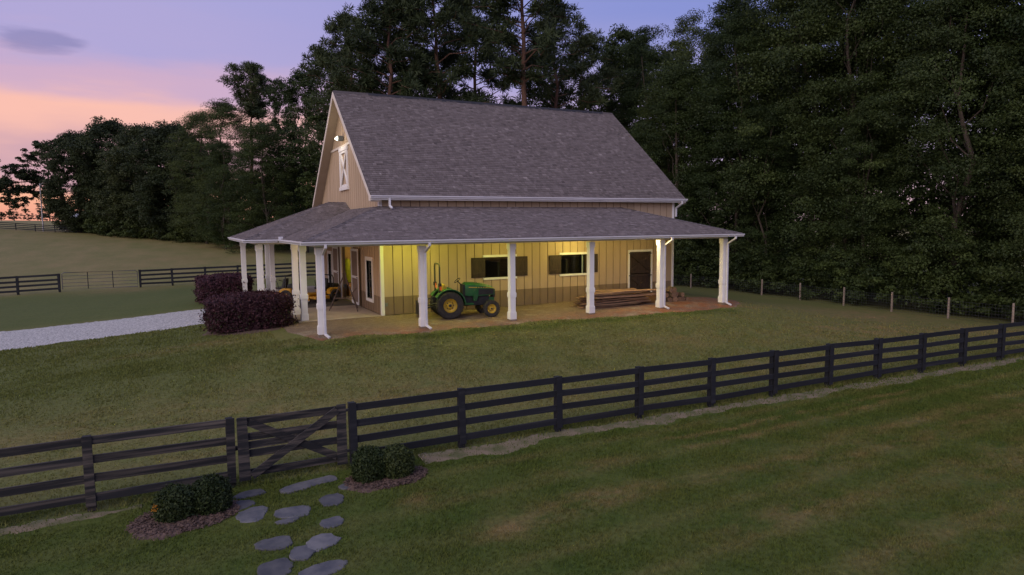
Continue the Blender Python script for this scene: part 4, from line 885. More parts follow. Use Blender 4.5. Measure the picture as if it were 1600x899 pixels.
# ---------------------------------------------------------------- zero-turn mower behind the hedge
def mower(label, loc, rz):
    mw = thing('riding_mower', label, 'mower', loc, rz, 'riding mowers on the side porch')
    def mp_(mb, n, m, **k): return mb.build(n, m, mw, **k)
    for s in (-1, 1):
        t = MB().lathe([(.13,-.11),(.26,-.13),(.30,-.09),(.30,.09),(.26,.13),(.13,.11)], (0,0,0), 'y', 24).build('drive_wheel', M['tyre'], mw, True); t.location = (-.45, s*.50, .30)
        MB().lathe([(.14,s*.10),(.10,s*.03),(0,s*.05)], (0,0,0), 'y', 18).build('rim', M['black'], t, True)
        c = MB().lathe([(.06,-.06),(.13,-.07),(.15,-.04),(.15,.04),(.13,.07),(.06,.06)], (0,0,0), 'y', 18).build('caster_wheel', M['tyre'], mw, True); c.location = (.98, s*.36, .15)
        MB().lathe([(.07,s*.06),(0,s*.065)], (0,0,0), 'y', 14).build('rim', M['white'], c)
        mp_(MB().tube([(.98,s*.44,.15),(.98,s*.44,.36),(.9,s*.36,.42),(.3,s*.26,.42)], .035, 8), 'caster_arm', M['orange'], smooth=True)
        mp_(MB().tube([(-.05,s*.36,.55),(.02,s*.38,.95),(.16,s*.20,1.02)], .018, 6), 'control_lever', M['black'], smooth=True)
        mp_(MB().prism([(-.75,.36),(-.15,.36),(-.12,.58),(-.30,.68),(-.68,.66)], *sorted((s*.30, s*.58))), 'fender', M['orange'], bevel=.03)
    mp_(MB().prism([(-.1,.16),(.72,.16),(.78,.22),(.74,.32),(-.06,.34)], -.66, .66), 'mower_deck', M['orange'], bevel=.04); mp_(MB().box(-.85, .85, -.24, .24, .34, .46), 'frame', M['orange'], bevel=.02)
    mp_(MB().prism([(-.28,.60),(.18,.60),(.20,.70),(-.12,.72),(-.22,1.12),(-.34,1.12)], -.26, .26), 'seat', M['black'], bevel=.05); mp_(MB().prism([(-.95,.44),(-.40,.44),(-.40,.80),(-.55,.88),(-.92,.84)], -.28, .28), 'engine', M['black'], bevel=.05)
    mp_(MB().tube([(-.42,-.48,.5),(-.42,-.48,1.18),(-.42,-.40,1.28),(-.42,.40,1.28),(-.42,.48,1.18),(-.42,.48,.5)], .03, 8), 'roll_bar', M['black'], smooth=True)

mower('yellow and black riding mower beside the drive, mostly behind the near hedge', (-2.95,7.7,.0), math.radians(152))
mower('yellow and black riding mower just behind the corner porch post', (-1.25,6.6,.0), math.radians(205))

# ---------------------------------------------------------------- folding metal stand on the slab
fs_ = thing('folding_stand', 'dark metal folding stand with splayed legs on the concrete slab', 'stand', (-.95,2.3,0))
ap = Vector((-.95,2.45,1.62))
for q in ((-1.66,2.45,.015),(-1.42,3.3,.015),(-.62,1.6,.015),(-.35,2.75,.015)): MB().tube([ap+(Vector(q)-ap)*.06, q], .022, 8).build('leg', M['brown_metal'], fs_, True)
MB().tube([ap+Vector((-.06,-.02,-.62)), ap+Vector((-.06,0,.0)), ap+Vector((0,0,.06)), ap+Vector((.06,.02,.0)), ap+Vector((.08,.03,-.7))], .025, 8).build('top_loop', M['brown_metal'], fs_, True)
for a, b in (((-1.45,2.45,.55),(-.75,1.85,.55)), ((-1.25,2.95,.5),(-.55,2.6,.55)), ((-.95,2.2,.5),(-.45,2.4,.95))): MB().tube([a, b], .015, 6).build('brace', M['brown_metal'], fs_, True)
MB().box(-1.01, -.89, 2.36, 2.50, 1.0, 1.14).build('hinge_block', M['black'], fs_)

# ---------------------------------------------------------------- clothes and box inside the doorway
def coat(x, y, z, w, h, m, lab, nm='hanging_coat'):
    c = thing(nm, lab, 'coat', (x, y, z))
    vs = []; n = 14; sec = [(0,.10,.06),(.05,.32,.10),(.12,.5,.13),(.45,.46,.15),(.8,.5,.16),(1.,.52,.14)]
    for t, ww, dd in sec:
        for k in range(n):
            a = 2*math.pi*k/n; f = 1+.10*math.sin(3*a+t*4)+.06*math.sin(7*a); vs.append((x+ww*w*math.cos(a)*f, y-.12+dd*math.sin(a)*f, z-t*h))
    fs = [(i*n+j, i*n+(j+1) % n, (i+1)*n+(j+1) % n, (i+1)*n+j) for i in range(len(sec)-1) for j in range(n)]+[tuple(range(n))]
    MB().add(vs, fs).build('coat_body', m, c, True)
    for s in (-1, 1): MB().tube([(x+s*w*.40,y-.14,z-.10*h),(x+s*w*.56,y-.16,z-.4*h),(x+s*w*.58,y-.18,z-.72*h)], [.07,.06,.05], 8).build('sleeve', m, c, True)
    MB().tube([(x,y-.02,z+.04),(x,y-.12,z+.04),(x,y-.13,z+.01)], .012, 6).build('hook', M['black'], c)
coat(.62, 8.98, 1.95, .42, 1.25, M['jacket'], 'yellow-green jacket hanging inside the barn doorway'); coat(1.05, 8.98, 2.05, .5, 1.35, M['darkcloth'], 'black coat hanging right of the yellow-green jacket'); coat(.32, 8.98, 1.9, .3, 1.3, M['darkcloth'], 'dark narrow coat hanging left of the yellow-green jacket')
bx = thing('cardboard_box', 'tan box on the floor under the hanging coats', 'box', (.85, 8.4, .003))
MB().box(.5, 1.3, 8.1, 8.75, .004, .62).build('box_body', M['cardboard'], bx, bevel=.01)
for a in ((.5,.895),(.905,1.3)): MB().box(*a, 8.1, 8.75, .621, .632).build('box_flap', M['cardboard'], bx)

# ---------------------------------------------------------------- lumber stack and firewood
ls = thing('lumber_stack', 'stack of rough-sawn planks along the porch wall before the dark door', 'lumber', (10,-1.75,-.04))
r = np.random.default_rng(21); z = -.03
for row in range(11):
    t = r.uniform(.035,.06)
    for k in range(4):
        if r.uniform() < .10: continue
        w = r.uniform(.20,.30); ln = r.uniform(2.2,3.9); x0 = 8.0+r.uniform(0,1.1)+row*.04; x0 = min(x0, 12.2-ln); yb = -2.48+k*.31+r.uniform(-.09,.09)
        mb = MB(); n = 5; vs = []
        for i in range(n):
            x = i/(n-1)*ln; dz = .012*math.sin(i*1.7+k+row)+r.uniform(-.006,.006); dy = .012*math.sin(i*2.1+row)
            for a, b in ((-w/2,0),(w/2,0),(w/2,t),(-w/2,t)): vs.append((x, a+dy+r.uniform(-.012,.012), b+dz))
        fs = [(i*4+j, (i+1)*4+j, (i+1)*4+(j+1) % 4, i*4+(j+1) % 4) for i in range(n-1) for j in range(4)]+[(0,1,2,3),(n*4-1,n*4-2,n*4-3,n*4-4)]
        o = mb.add(vs, fs).build('plank', M['plank'], ls); o.location = (x0, yb, z); o.rotation_euler = (r.uniform(-.07,.07), r.uniform(-.022,.022), r.uniform(-.07,.07))
    z += t+.018
def log_pile():
    lp = thing('firewood_pile', 'small pile of cut logs at right end of porch', 'firewood', (13.4,-1.9,-.03))
    spots = [(12.75,.14,.13),(13.05,.12,.13),(13.34,.14,.14),(13.66,.12,.13),(13.95,.11,.12),(12.9,.36,.12),(13.2,.37,.14),(13.52,.36,.13),(13.8,.33,.11),(13.05,.58,.11),(13.36,.60,.12),(14.2,.09,.10)]
    for k, (x, z, R) in enumerate(spots):
        q = np.random.default_rng(60+k); n = 12; ln = q.uniform(.42,.6); rr = R*(1+q.uniform(-.08,.08,n)); tilt = q.uniform(-.2,.2)
        ring = [(rr[j]*math.cos(2*math.pi*j/n), rr[j]*math.sin(2*math.pi*j/n)) for j in range(n)]
        mb = MB().add([(a, -ln/2, b) for a, b in ring]+[(a*.95, ln/2, b*.95) for a, b in ring], [(j, n+j, n+(j+1) % n, (j+1) % n) for j in range(n)])
        o = mb.build('log', M['log'], lp); o.location = (x, -2.05+q.uniform(-.1,.1), z-.04); o.rotation_euler = (q.uniform(-.05,.05), q.uniform(0,3), tilt)
        e = MB().add([(a, -ln/2-.001, b) for a, b in ring], [tuple(range(n))]).build('log_end', M['logend'], o)
        MB().add([(a*.95, ln/2+.001, b*.95) for a, b in ring], [tuple(range(n-1,-1,-1))]).build('log_end', M['logend'], o)
log_pile()
# light pole and far houses
pl = thing('light_pole', 'tall thin grey light pole at edge of the far field', 'pole', (-31,128.6,tz(-31,128.6)))
zp = tz(-31,128.6)
MB().tube([(-31,128.6,zp-.5),(-31,128.6,zp+9.2)], [.14,.09], 8).build('shaft', M['polem'], pl, True); MB().tube([(-31,128.6,zp+8.9),(-30.4,128.3,zp+9.3),(-29.7,128,zp+9.3)], .05, 6).build('arm', M['polem'], pl); MB().box(-29.9,-29.3,127.8,128.1,zp+9.2,zp+9.35).build('lamp_head', M['polem'], pl)
def far_house(x, y, w, d, h, rh, rz, lab):
    z = tz(x, y); o = thing('far_house', lab, 'house', (x, y, z), rz)
    MB().box(-w/2, w/2, -d/2, d/2, -.5, h).build('wall', M['farwall'], o)
    MB().prism([(-d/2-.4,h-.15),(0,h+rh),(d/2+.4,h-.15),(0,h+rh-.18)], -w/2-.4, w/2+.4, 'yz').build('roof', M['farroof'], o)
    for s in (-1, 1): MB().prism([(-d/2,h),(d/2,h),(0,h+rh-.15)], *sorted((s*w/2, s*w/2-s*.1)), 'yz').build('gable', M['farwall'], o)
    for i in (-1, 1): MB().box(i*w/4-.5, i*w/4+.5, -d/2-.03, -d/2-.002, 1.0, 2.2).build('window', M['black'], o)
far_house(-13.3, 150, 9, 7, 2.6, 2.8, .5, 'small house with pale metal roof seen between far trees'); far_house(-28.0, 160, 6, 5, 2.2, 1.6, -.3, 'low grey shed at end of the distant fence')
# ---------------------------------------------------------------- vegetation
LM = dict(
    leafy=leafmat('forest_leaf', (.015,.027,.009), (.074,.104,.026)),
    dark=leafmat('dark_oak_leaf', (.015,.024,.010), (.056,.074,.025)),
    pine=leafmat('pine_needle', (.024,.038,.016), (.076,.098,.036), .15),
    shrub=leafmat('boxwood_leaf', (.018,.032,.010), (.060,.078,.018), .2),
    purple=leafmat('purple_hedge_leaf', (.034,.014,.019), (.125,.045,.060), .2),
    hgreen=leafmat('hedge_inner_leaf', (.03,.035,.012), (.07,.07,.03), .2),
    orange=leafmat('orange_leaf', (.5,.2,.03), (.7,.35,.06), .3),
    far=leafmat('far_tree_leaf', (.022,.032,.020), (.045,.055,.030)))
def unit(v): return v/np.maximum(np.linalg.norm(v, axis=1, keepdims=True), 1e-9)
def leaves(r, C, R, per, size, flat=.68, up=.55, aspect=.55, ctone=None, dome=.7):
    """leaf faces filling spherical clumps -> verts, quads, tone"""
    n = len(C)*per; ci = np.repeat(np.arange(len(C)), per)
    d = unit(r.normal(size=(n, 3))); rad = R[ci]*r.uniform(0, 1, n)**.45
    dm = d.copy(); lift = r.uniform(0, 1, n) < dome; dm[lift,2] = np.abs(dm[lift,2]); off = dm*rad[:,None]*np.array([1, 1, flat]); p = C[ci]+off
    nr = unit(d*.7+r.normal(size=(n, 3))*.6+np.array([0, 0, up])); a = unit(np.cross(nr, r.normal(size=(n, 3)))); b = np.cross(nr, a)
    s = size*r.uniform(.6, 1.35, n)[:,None]; sag = nr*s*.12
    v = np.stack([p-a*s*.5, p-b*s*.5*aspect-sag, p+a*s*.5, p+b*s*.5*aspect-sag], 1).reshape(-1, 3)
    ct = r.uniform(0, 1, len(C)) if ctone is None else ctone
    t = np.clip(.7*ct[ci]+.3*r.uniform(0, 1, n), 0, 1)
    return v, np.arange(4*n).reshape(n, 4), np.repeat(t, 4)
def needles(r, C, R, per, ln, wd):
    n = len(C)*per; ci = np.repeat(np.arange(len(C)), per); d = unit(r.normal(size=(n, 3))+np.array([0, 0, .35])); p = C[ci]+d*(R[ci]*r.uniform(.15, .8, n))[:,None]*np.array([1, 1, .75])
    dd = unit(d+r.normal(size=(n, 3))*.35); a = unit(np.cross(dd, r.normal(size=(n, 3)))); l = ln*r.uniform(.6, 1.3, n)[:,None]; w = wd*r.uniform(.7, 1.3, n)[:,None]
    v = np.stack([p-a*w*.5, p+a*w*.5, p+dd*l+a*w*.35, p+dd*l-a*w*.35], 1).reshape(-1, 3); ct = r.uniform(0, 1, len(C))
    return v, np.arange(4*n).reshape(n, 4), np.repeat(np.clip(.5*ct[ci]+.5*r.uniform(0, 1, n), 0, 1), 4)
def limb(mb, a, b, r0, r1, r, k=4, wig=.08, n=6):
    a = np.array(a, float); b = np.array(b, float); L = np.linalg.norm(b-a); pts = []
    for i in range(k+1):
        t = i/k; p = a+(b-a)*t
        if 0 < i < k: p = p+r.normal(size=3)*wig*L*.5
        p[2] += math.sin(t*math.pi)*L*.06; pts.append(p)
    mb.tube(pts, [r0+(r1-r0)*i/k for i in range(k+1)], n); return pts
PROTO = {}
def proto_leafy(key, seed, H, R, zb, nclump, per, size, prof, lm, trunk_r=.3, rc=1.0, lobes=.22, nlimb=11, shell=.5):
    r = np.random.default_rng(seed); t = r.uniform(0, 1, nclump); th = r.uniform(0, 2*np.pi, nclump); ph = r.uniform(0, 6.28, 4)
    pr = np.interp(t, [p[0] for p in prof], [p[1] for p in prof]); lob = 1+lobes*np.sin(3*th+ph[0]+5*t)+lobes*.8*np.sin(5*th+ph[1]-7*t)+lobes*.6*np.sin(11*t+ph[2])
    q = (shell+(1-shell)*r.uniform(0, 1, nclump)**.6); rad = R*pr*lob*q
    C = np.stack([rad*np.cos(th), rad*np.sin(th), zb+(H-zb)*t], 1); C[:,2] += r.normal(0, .3, nclump)
    # gaps: drop clumps in a few pockets
    for _ in range(7):
        c = C[r.integers(len(C))]; keep = np.linalg.norm((C-c)*np.array([1,1,.8]), axis=1) > r.uniform(.8, 1.5); C = C[keep | (r.uniform(0, 1, len(C)) < .15)]
    Rr = rc*r.uniform(.55, 1.15, len(C))
    big = .5+.5*np.sin(C[:,0]*.9+ph[0])*np.sin(C[:,2]*.7+ph[1])*np.sin(C[:,1]*.8+ph[2]); tone = np.clip(.45*big+.7*r.uniform(0, 1, len(C))**1.5, 0, 1)
    v, f, tn = leaves(r, C, Rr, per, size, ctone=tone)
    mb = MB(); top = limb(mb, (0,0,-.6), (r.normal(0,.5), r.normal(0,.5), H*.9), trunk_r, .05, r, 7, .03, 9)
    for i in range(nlimb):
        c = C[r.integers(len(C))]; k = min(6, max(1, int(c[2]/H*7*.75))); limb(mb, top[k], c, trunk_r*(.34-.035*k), .012, r, 4, .10, 5)
    PROTO[key] = (mb.mesh('trunk', M['bark'], True), npmesh('crown', v, f, lm, dict(tone=tn)), H)
    return v, f, tn
EDGE = [(0,.62),(.12,.9),(.35,1.0),(.6,.95),(.8,.72),(.93,.45),(1,.18)]
ROUND = [(0,.45),(.15,.85),(.4,1.0),(.65,.95),(.85,.65),(1,.2)]
TALLP = [(0,.25),(.2,.7),(.45,1.0),(.7,.85),(.9,.5),(1,.15)]
proto_leafy('edge_a', 101, 23, 4.3, .6, 280, 320, .155, EDGE, LM['leafy'], .22, 1.4)
proto_leafy('edge_b', 102, 25, 4.0, 1.0, 270, 320, .155, EDGE, LM['leafy'], .20, 1.35, .28)
proto_leafy('edge_c', 103, 21, 4.8, .5, 290, 320, .155, EDGE, LM['leafy'], .24, 1.45, .25)
proto_leafy('tall', 104, 24, 3.6, 3.5, 260, 130, .25, TALLP, LM['leafy'], .25, 1.05, .3)
proto_leafy('oak', 105, 18, 7.0, .6, 520, 130, .32, ROUND, LM['dark'], .5, 1.45, .15, 14)
proto_leafy('oak_b', 106, 19, 6.2, .6, 500, 130, .32, ROUND, LM['dark'], .45, 1.4, .18, 14)
proto_leafy('far', 107, 8, 3.2, .2, 90, 70, .4, ROUND, LM['far'], .2, .9)
def proto_pine(key, seed, H, R, z0, nb, tr=.34, lean=.6, flat=False, wig=1.0):
    r = np.random.default_rng(seed); mb = MB(); tp_ = np.array([r.normal(0, lean), r.normal(0, lean), H*.97]); top = limb(mb, (0,0,-.6), tp_, tr, .06, r, 9, .012*wig, 10); C = []
    tops = np.array(top)
    for i in range(nb):
        t = z0+(1-z0)*(i+r.uniform(0, 1))/nb; zc = t*H*.95; base = np.array([np.interp(zc, tops[:,2], tops[:,k]) for k in range(3)]); a = i*2.4+r.uniform(-.5, .5)
        s = (t-z0)/(1-z0); Ln = R*(np.interp(s, [0,.2,.5,.8,1], [.55,.95,1.,.7,.25]) if not flat else np.interp(s, [0,.4,.8,1], [.3,.8,1.,.6]))*r.uniform(.6, 1.15); rise = r.uniform(.05, .42)*Ln
        end = base+np.array([math.cos(a)*Ln, math.sin(a)*Ln, rise]); pts = limb(mb, base, end, .035+.05*(1-s)*tr/.34, .015, r, 4, .08, 5)
        for k in range(r.integers(5, 9)):
            u = r.uniform(.4, 1.05); p = base+(end-base)*u; p[2] += math.sin(min(u,1)*math.pi)*Ln*.06
            C.append(p+np.array([r.normal(0, .45), r.normal(0, .45), r.normal(.2, .28)])*(.5+.6*u))
    C = np.array(C); C = np.vstack([C, tp_+r.normal(size=(8, 3))*.5])
    v, f, tn = needles(r, C, r.uniform(.45, .85, len(C)), 74, .42, .07)
    PROTO[key] = (mb.mesh('trunk', M['pinebark'], True), npmesh('crown', v, f, LM['pine'], dict(tone=tn)), H)
proto_pine('pine_a', 201, 27, 5.0, .36, 46); proto_pine('pine_b', 202, 28, 4.6, .42, 44, .36); proto_pine('pine_c', 203, 27, 5.4, .33, 50, .3, 1.0); proto_pine('pine_bare', 205, 29, 5.2, .58, 40, .40, .2, False, .25); proto_pine('pine_flat', 204, 26, 3.6, .74, 24, .26, .5, True)
def tree(kind, x, y, h, label, name, rz=None, group=None, wide=1.0):
    tm, cm, H = PROTO[kind]; s = h/H; z = tz(x, y)
    o = thing(name, label, 'tree', (x, y, z), rz if rz is not None else (x*7.3+y*3.1) % 6.28, group); o.scale = (s*wide, s*wide, s)
    link('trunk', tm, o, world=False); link('crown', cm, o, world=False); return o
# pines behind the barn
PN = [('pine_c',9.1,41.8,25.5,'leftmost tall pine rising behind the barn gable'),('pine_a',10.4,34.4,27,'tall pine behind the left end of barn roof'),('pine_b',15.2,41.4,30,'tall pine second from left over the barn ridge'),
      ('pine_a',16.0,34.1,29.5,'tall pine over the middle of barn ridge'),('pine_c',22.2,40.2,30.5,'tall pine just left of the straight bare trunk'),('pine_bare',20.5,26.1,30,'pine with tall straight bare red-brown trunk above the roof'),
      ('pine_a',27.5,32.8,28,'tall pine just right of the straight bare trunk'),('pine_c',33.9,38.5,27,'pine at the right end of the barn ridge')]
for i, (k, x, y, h, lb) in enumerate(PN): tree(k, x, y, h, lb, 'pine_tree', 1.3*i, 'tall pines behind the barn')
LT = [('tall',10.7,61.3,26.8,1.25,'leafy tree touching left side of barn gable'),('tall',8.1,66.8,24.4,.85,'narrow leafy tree second left of the gable'),('tall',6.2,75.7,24.6,.75,'slim leafy tree between the gable and lone flat-topped pine'),
      ('edge_b',4.5,71.0,17,1.1,'shorter leafy tree in front of the slim ones left of barn'),('edge_a',-.7,79.9,20.6,1.25,'broad leafy tree below the flat-topped pine'),('edge_c',-3.7,89.2,20,1.15,'leafy tree left of the broad one at field edge'),
      ('oak_b',-7.8,101.2,18.9,1.1,'round-topped tree in middle of left tree line'),('oak',-12.6,112.7,19.4,1.0,'dark round tree right of the biggest oak'),('oak_b',-18.7,125.0,21.2,1.05,'biggest dark oak with cloud-like top at far field'),
      ('oak',-25.0,129.0,18.6,.85,'dark oak beside the light pole'),('edge_a',13.5,57.5,21,1.2,'leafy tree low behind the gable edge'),('edge_c',2.6,66.5,16.5,1.2,'low bushy tree above the portico roof'),('edge_b',-1.6,74,14.5,1.2,'short leafy tree at the field corner nearest portico')]
for k, x, y, h, w, lb in LT: tree(k, x, y, h, lb, 'leafy_tree' if 'oak' not in k else 'oak_tree', None, 'tree line along the far field', w)
tree('pine_flat', 3.0, 83.2, 27.4, 'lone pine with flat tuft crown above left tree line', 'pine_tree', .4, 'tree line along the far field', 1.15)
# spreading oak whose bare limbs reach left over the far fence
def limb_oak():
    r = np.random.default_rng(301); x, y = -28.5, 133.7; z = tz(x, y); mb = MB(); C = []
    base = np.array([0, 0, 8.]); limb(mb, (1.2,0,-.6), base, .6, .42, r, 4, .03, 9)
    for e in ((-8.5,-1,9.5),(-7.2,.5,12.2),(-6.3,-.5,7.6),(-4.2,1,14.6),(-1.5,-1,16.6),(1.5,1,17.2),(4,0,14),(-9.6,.3,8.0),(-5.2,0,10.4),(-7.5,-.6,5.6)):
        pts = limb(mb, base+np.array([0,0,r.uniform(-1.5,1)]), e, .24, .05, r, 5, .10, 6)
        for k in range(22): C.append(np.array(e)+r.normal(size=3)*np.array([1.35,1.2,.75]))
        for k in range(4): c = pts[3]+r.normal(size=3)*np.array([1,1,.7])+np.array([0,0,.6]); C.append(c); limb(mb, pts[3], c, .05, .02, r, 2, .05, 4)
    C = np.array(C); v, f, tn = leaves(r, C, r.uniform(.45,.95,len(C)), 90, .36)
    o = thing('oak_tree', 'spreading oak with open limbs reaching left over far fence', 'tree', (x, y, z), 0, 'tree line along the far field'); link('trunk', mb.mesh('trunk', M['bark'], True), o, world=False); link('crown', npmesh('crown', v, f, LM['dark'], dict(tone=tn)), o, world=False)
limb_oak()
HZ = [(-62,275,4.2,'low bushy tree on the horizon at far left'),(-67,281,3.2,'small bush on the horizon at left edge'),(-56.5,268,3.4,'low bush on the horizon left of the lone tree'),(-48,253,7.6,'lone rounded tree on horizon just right of pole base'),(-44.0,255,4.0,'low tree on the horizon right of the lone one'),(-40.5,256,4.6,'bush on the horizon under the spreading oak'),(-52,262,2.8,'low shrub on the horizon beside lone tree')]
for x, y, h, lb in HZ: tree('far', x, y, h, lb, 'far_tree', None, 'trees on the horizon', 1.2)
# woods to the right
RW = [('edge_b',36.4,-12.5,26,'tall leafy woodland tree at right edge behind wire fence'),('edge_c',32.9,-9.6,15,'shorter leafy tree near the right edge leaning to fence'),('edge_a',36.8,-6.2,27,'second tall leafy tree from right edge behind wire fence'),('edge_c',33.6,-3.4,19,'medium leafy tree third from the right edge'),('edge_b',37.8,.0,28,'tall leafy tree right of middle of the woods'),
      ('edge_a',32.8,1.9,13,'short rounded tree in front of the woods middle'),('edge_a',35.2,5.4,24,'leafy tree in the middle of woods behind wire fence'),('edge_c',37.4,10.2,27,'tall leafy tree just left of middle of the woods'),('edge_b',33.2,10.6,14,'short leafy tree right of the porch end post'),('edge_b',34.4,14.8,22,'medium leafy tree above the porch end post'),
      ('edge_a',37.6,18.6,25,'tall leafy tree right of the roof corner'),('edge_c',34.0,21.8,19.5,'pale leafy tree just right of the barn roof end'),('edge_a',37.2,27,20.5,'leafy tree beside the lower right roof edge')]
for k, x, y, h, lb in RW: tree(k, x, y, h, lb, 'leafy_tree', None, 'woodland trees behind the wire fence')
RB = [('edge_a',40,-15,27),('edge_c',41.5,-9,27),('tall',40,-3,29),('edge_b',41,3,28),('tall',40.5,9,28),('edge_a',41,15,27),('tall',41,21,26),('edge_b',42,29,27),('tall',42.1,41.3,29.5),('edge_b',40.5,35,27),('edge_a',47,46,29)]
BL = ['back-row tree at the right picture edge','back-row tree second from right edge','slender back-row tree behind third front tree','back-row tree behind fourth front tree','slender back-row tree in middle of the woods','back-row tree behind the porch end post','slender back-row tree over the roof corner','dark back-row tree right of the ridge end','tall slender tree just right of ridge end against sky','dark tree filling behind the roof slope end','dark tree right of the last ridge pine']
for (k, x, y, h), lb in zip(RB, BL): tree(k, x, y, h, lb, 'leafy_tree', None, 'back row of the woods')
# deeper woods and undergrowth read as one mass
def mass(name, spots, lm, label, per, size, seed, prof=EDGE):
    r = np.random.default_rng(seed); V = []; F = []; T = []; k0 = 0
    for x, y, h, R, n in spots:
        z = tz(x, y); t = r.uniform(0, 1, n); th = r.uniform(0, 6.28, n); rad = R*np.interp(t, [p[0] for p in prof], [p[1] for p in prof])*r.uniform(.35, 1.05, n)
        C = np.stack([x+rad*np.cos(th), y+rad*np.sin(th), z+.2+(h-.2)*t], 1); v, f, tn = leaves(r, C, max(.5, R*.26)*r.uniform(.6, 1.15, n), per, size); V.append(v); F.append(f+k0); T.append(tn); k0 += len(v)
    tag(link(name, npmesh(name, np.vstack(V), np.vstack(F), lm, dict(tone=np.concatenate(T)))), label, 'woods', kind='stuff')
r = np.random.default_rng(77)
mass('deep_woods', [(r.uniform(46,58), -22+i*4.2+r.uniform(-1.5,1.5), r.uniform(25,30), 4.6, 110) for i in range(19)], LM['dark'], 'dark deep woods behind the front trees', 40, .55, 78)
mass('undergrowth', [(r.uniform(30.6,32.4), -16+i*1.25+r.uniform(-.5,.5), r.uniform(1.4,4.2), r.uniform(1.0,1.7), 26) for i in range(40)], LM['leafy'], 'leafy undergrowth along the wire fence', 60, .20, 79, ROUND)
mass('undergrowth', [(np.interp(t,[0,1],[-24,7])+r.uniform(-1,1), np.interp(t,[0,.35,.7,1],[126,107,90,70])+r.uniform(-2,2), r.uniform(2,5.5), r.uniform(1.8,2.8), 26) for t in np.linspace(0,1,34)], LM['leafy'], 'leafy undergrowth along the far field edge', 50, .34, 80, ROUND)
mass('deep_woods', [(np.interp(t,[0,1],[-21,24])+r.uniform(-2,2), np.interp(t,[0,1],[137,70])+r.uniform(-2,4), r.uniform(10,15.5), 4.6, 120) for t in np.linspace(0,1,16)], LM['dark'], 'dark woods behind the left tree line', 40, .6, 81)

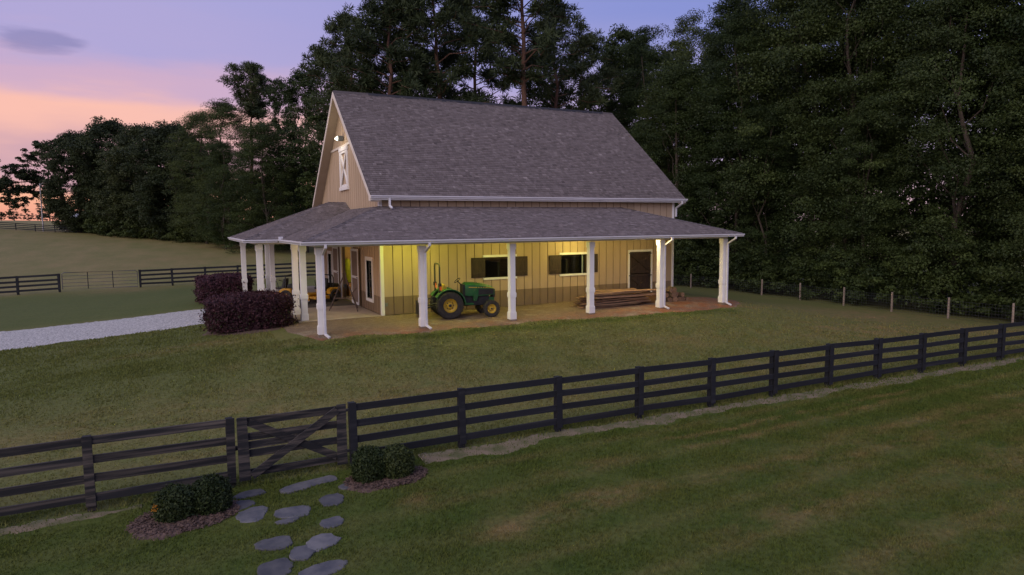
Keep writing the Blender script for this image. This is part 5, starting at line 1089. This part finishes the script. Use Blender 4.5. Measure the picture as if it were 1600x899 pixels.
# ---------------------------------------------------------------- hedges and shrubs
def clipped(name, label, cat, c, hx, hy, h, n, size, lm, seed, group, lm2=None, rz=0.0, power=5.0, fuzz=.07, stems=True, extra=None):
    r = np.random.default_rng(seed); z = tz(*c)+.02; o = thing(name, label, cat, (c[0], c[1], z), rz, group)
    d = unit(r.normal(size=(n, 3))); low = r.uniform(0, 1, n) < .42; d[:,2] = np.where(low, -np.abs(d[:,2])*.9, np.abs(d[:,2])); d = unit(d)
    q = (np.abs(d[:,0])**power+np.abs(d[:,1])**power+np.abs(d[:,2])**power)**(-1/power); lump = 1+.05*np.sin(d[:,0]*7+seed)*np.sin(d[:,1]*6)+.04*np.sin(d[:,2]*9+d[:,0]*5)
    depth = 1-np.abs(r.normal(0, .09, n)); stray = r.uniform(0, 1, n) < .05; depth = np.where(stray, 1+np.abs(r.normal(0, .06, n)), depth); p = d*(q*lump*depth)[:,None]*np.array([hx, hy, h*.62])+np.array([0, 0, h*.38]); p += r.normal(0, fuzz*.4, (n, 3)); p[:,2] = np.maximum(p[:,2], .03)
    nr = unit(d*.8+r.normal(size=(n, 3))*.7+np.array([0,0,.3])); a = unit(np.cross(nr, r.normal(size=(n, 3)))+np.array([0,0,.25])); b = np.cross(nr, a); s = size*r.uniform(.6, 1.4, n)[:,None]
    v = np.stack([p-a*s*.5, p-b*s*.27, p+a*s*.5, p+b*s*.27], 1).reshape(-1, 3); t = np.clip(r.beta(1.4, 2.2, n)+.15*(d[:,0]*0), 0, 1)
    f = np.arange(4*n).reshape(n, 4); m2 = (r.uniform(0, 1, n) < .12) & (p[:,2] < h*.6)
    if lm2 is None: m2[:] = False
    link('foliage', npmesh('foliage', v, f[~m2], lm, dict(tone=np.repeat(t, 4))), o, world=False)
    if lm2 is not None and m2.any(): link('green_foliage', npmesh('green_foliage', v, f[m2], lm2, dict(tone=np.repeat(t, 4))), o, world=False)
    mb = MB()
    for k in range(7): a_ = r.uniform(0, 6.28); limb(mb, (r.uniform(-.3,.3)*hx, r.uniform(-.3,.3)*hy, -.1), (math.cos(a_)*hx*.6, math.sin(a_)*hy*.6, h*.75), .035, .01, r, 3, .1, 5)
    link('stems', mb.mesh('stems', M['bark']), o, world=False)
    # dark inner twig core keeps the ground from showing through
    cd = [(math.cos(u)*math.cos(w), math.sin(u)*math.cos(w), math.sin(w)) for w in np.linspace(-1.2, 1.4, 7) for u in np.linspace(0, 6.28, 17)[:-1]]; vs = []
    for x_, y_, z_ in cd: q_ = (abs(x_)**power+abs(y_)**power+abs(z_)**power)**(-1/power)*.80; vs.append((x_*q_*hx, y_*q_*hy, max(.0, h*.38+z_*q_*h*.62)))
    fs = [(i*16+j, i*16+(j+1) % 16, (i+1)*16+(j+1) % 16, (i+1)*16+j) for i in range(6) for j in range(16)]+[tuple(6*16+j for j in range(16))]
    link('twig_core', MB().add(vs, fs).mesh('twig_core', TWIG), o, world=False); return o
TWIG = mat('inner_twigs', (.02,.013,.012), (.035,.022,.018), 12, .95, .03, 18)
clipped('purple_hedge', 'large clipped purple hedge nearest the camera beside the side porch', 'hedge', (-5.08,.20), 1.45, 1.15, 1.24, 38000, .085, LM['purple'], 401, 'purple hedges by the portico', LM['hgreen'])
clipped('purple_hedge', 'purple hedge behind the large one at the gravel drive', 'hedge', (-5.35,11.2), 1.3, 1.4, 1.32, 20000, .10, LM['purple'], 402, 'purple hedges by the portico', LM['hgreen'])
for c, hx, hy, h, sd, lb in (((-7.56,-14.05),.31,.29,.52,411,'left shrub of the pair left of gate with an orange sprig'),((-7.0,-14.0),.32,.30,.56,412,'right shrub of the pair left of gate'),((-4.14,-13.88),.31,.30,.60,413,'left shrub of the pair right of gate'),((-3.60,-13.93),.32,.30,.56,414,'right shrub of the pair right of gate')):
    o = clipped('boxwood_shrub', lb, 'shrub', c, hx, hy, h, 9000, .052, LM['shrub'], sd, 'small shrubs beside the gate', None, 0, 2.4, .06)
    if sd == 411:
        rr = np.random.default_rng(9); C = np.array([[-.27,-.16,.30],[-.30,-.12,.22]]); v, f, tn = leaves(rr, C, np.array([.07,.06]), 50, .05); link('orange_sprig', npmesh('orange_sprig', v, f, LM['orange'], dict(tone=tn)), o, world=False)
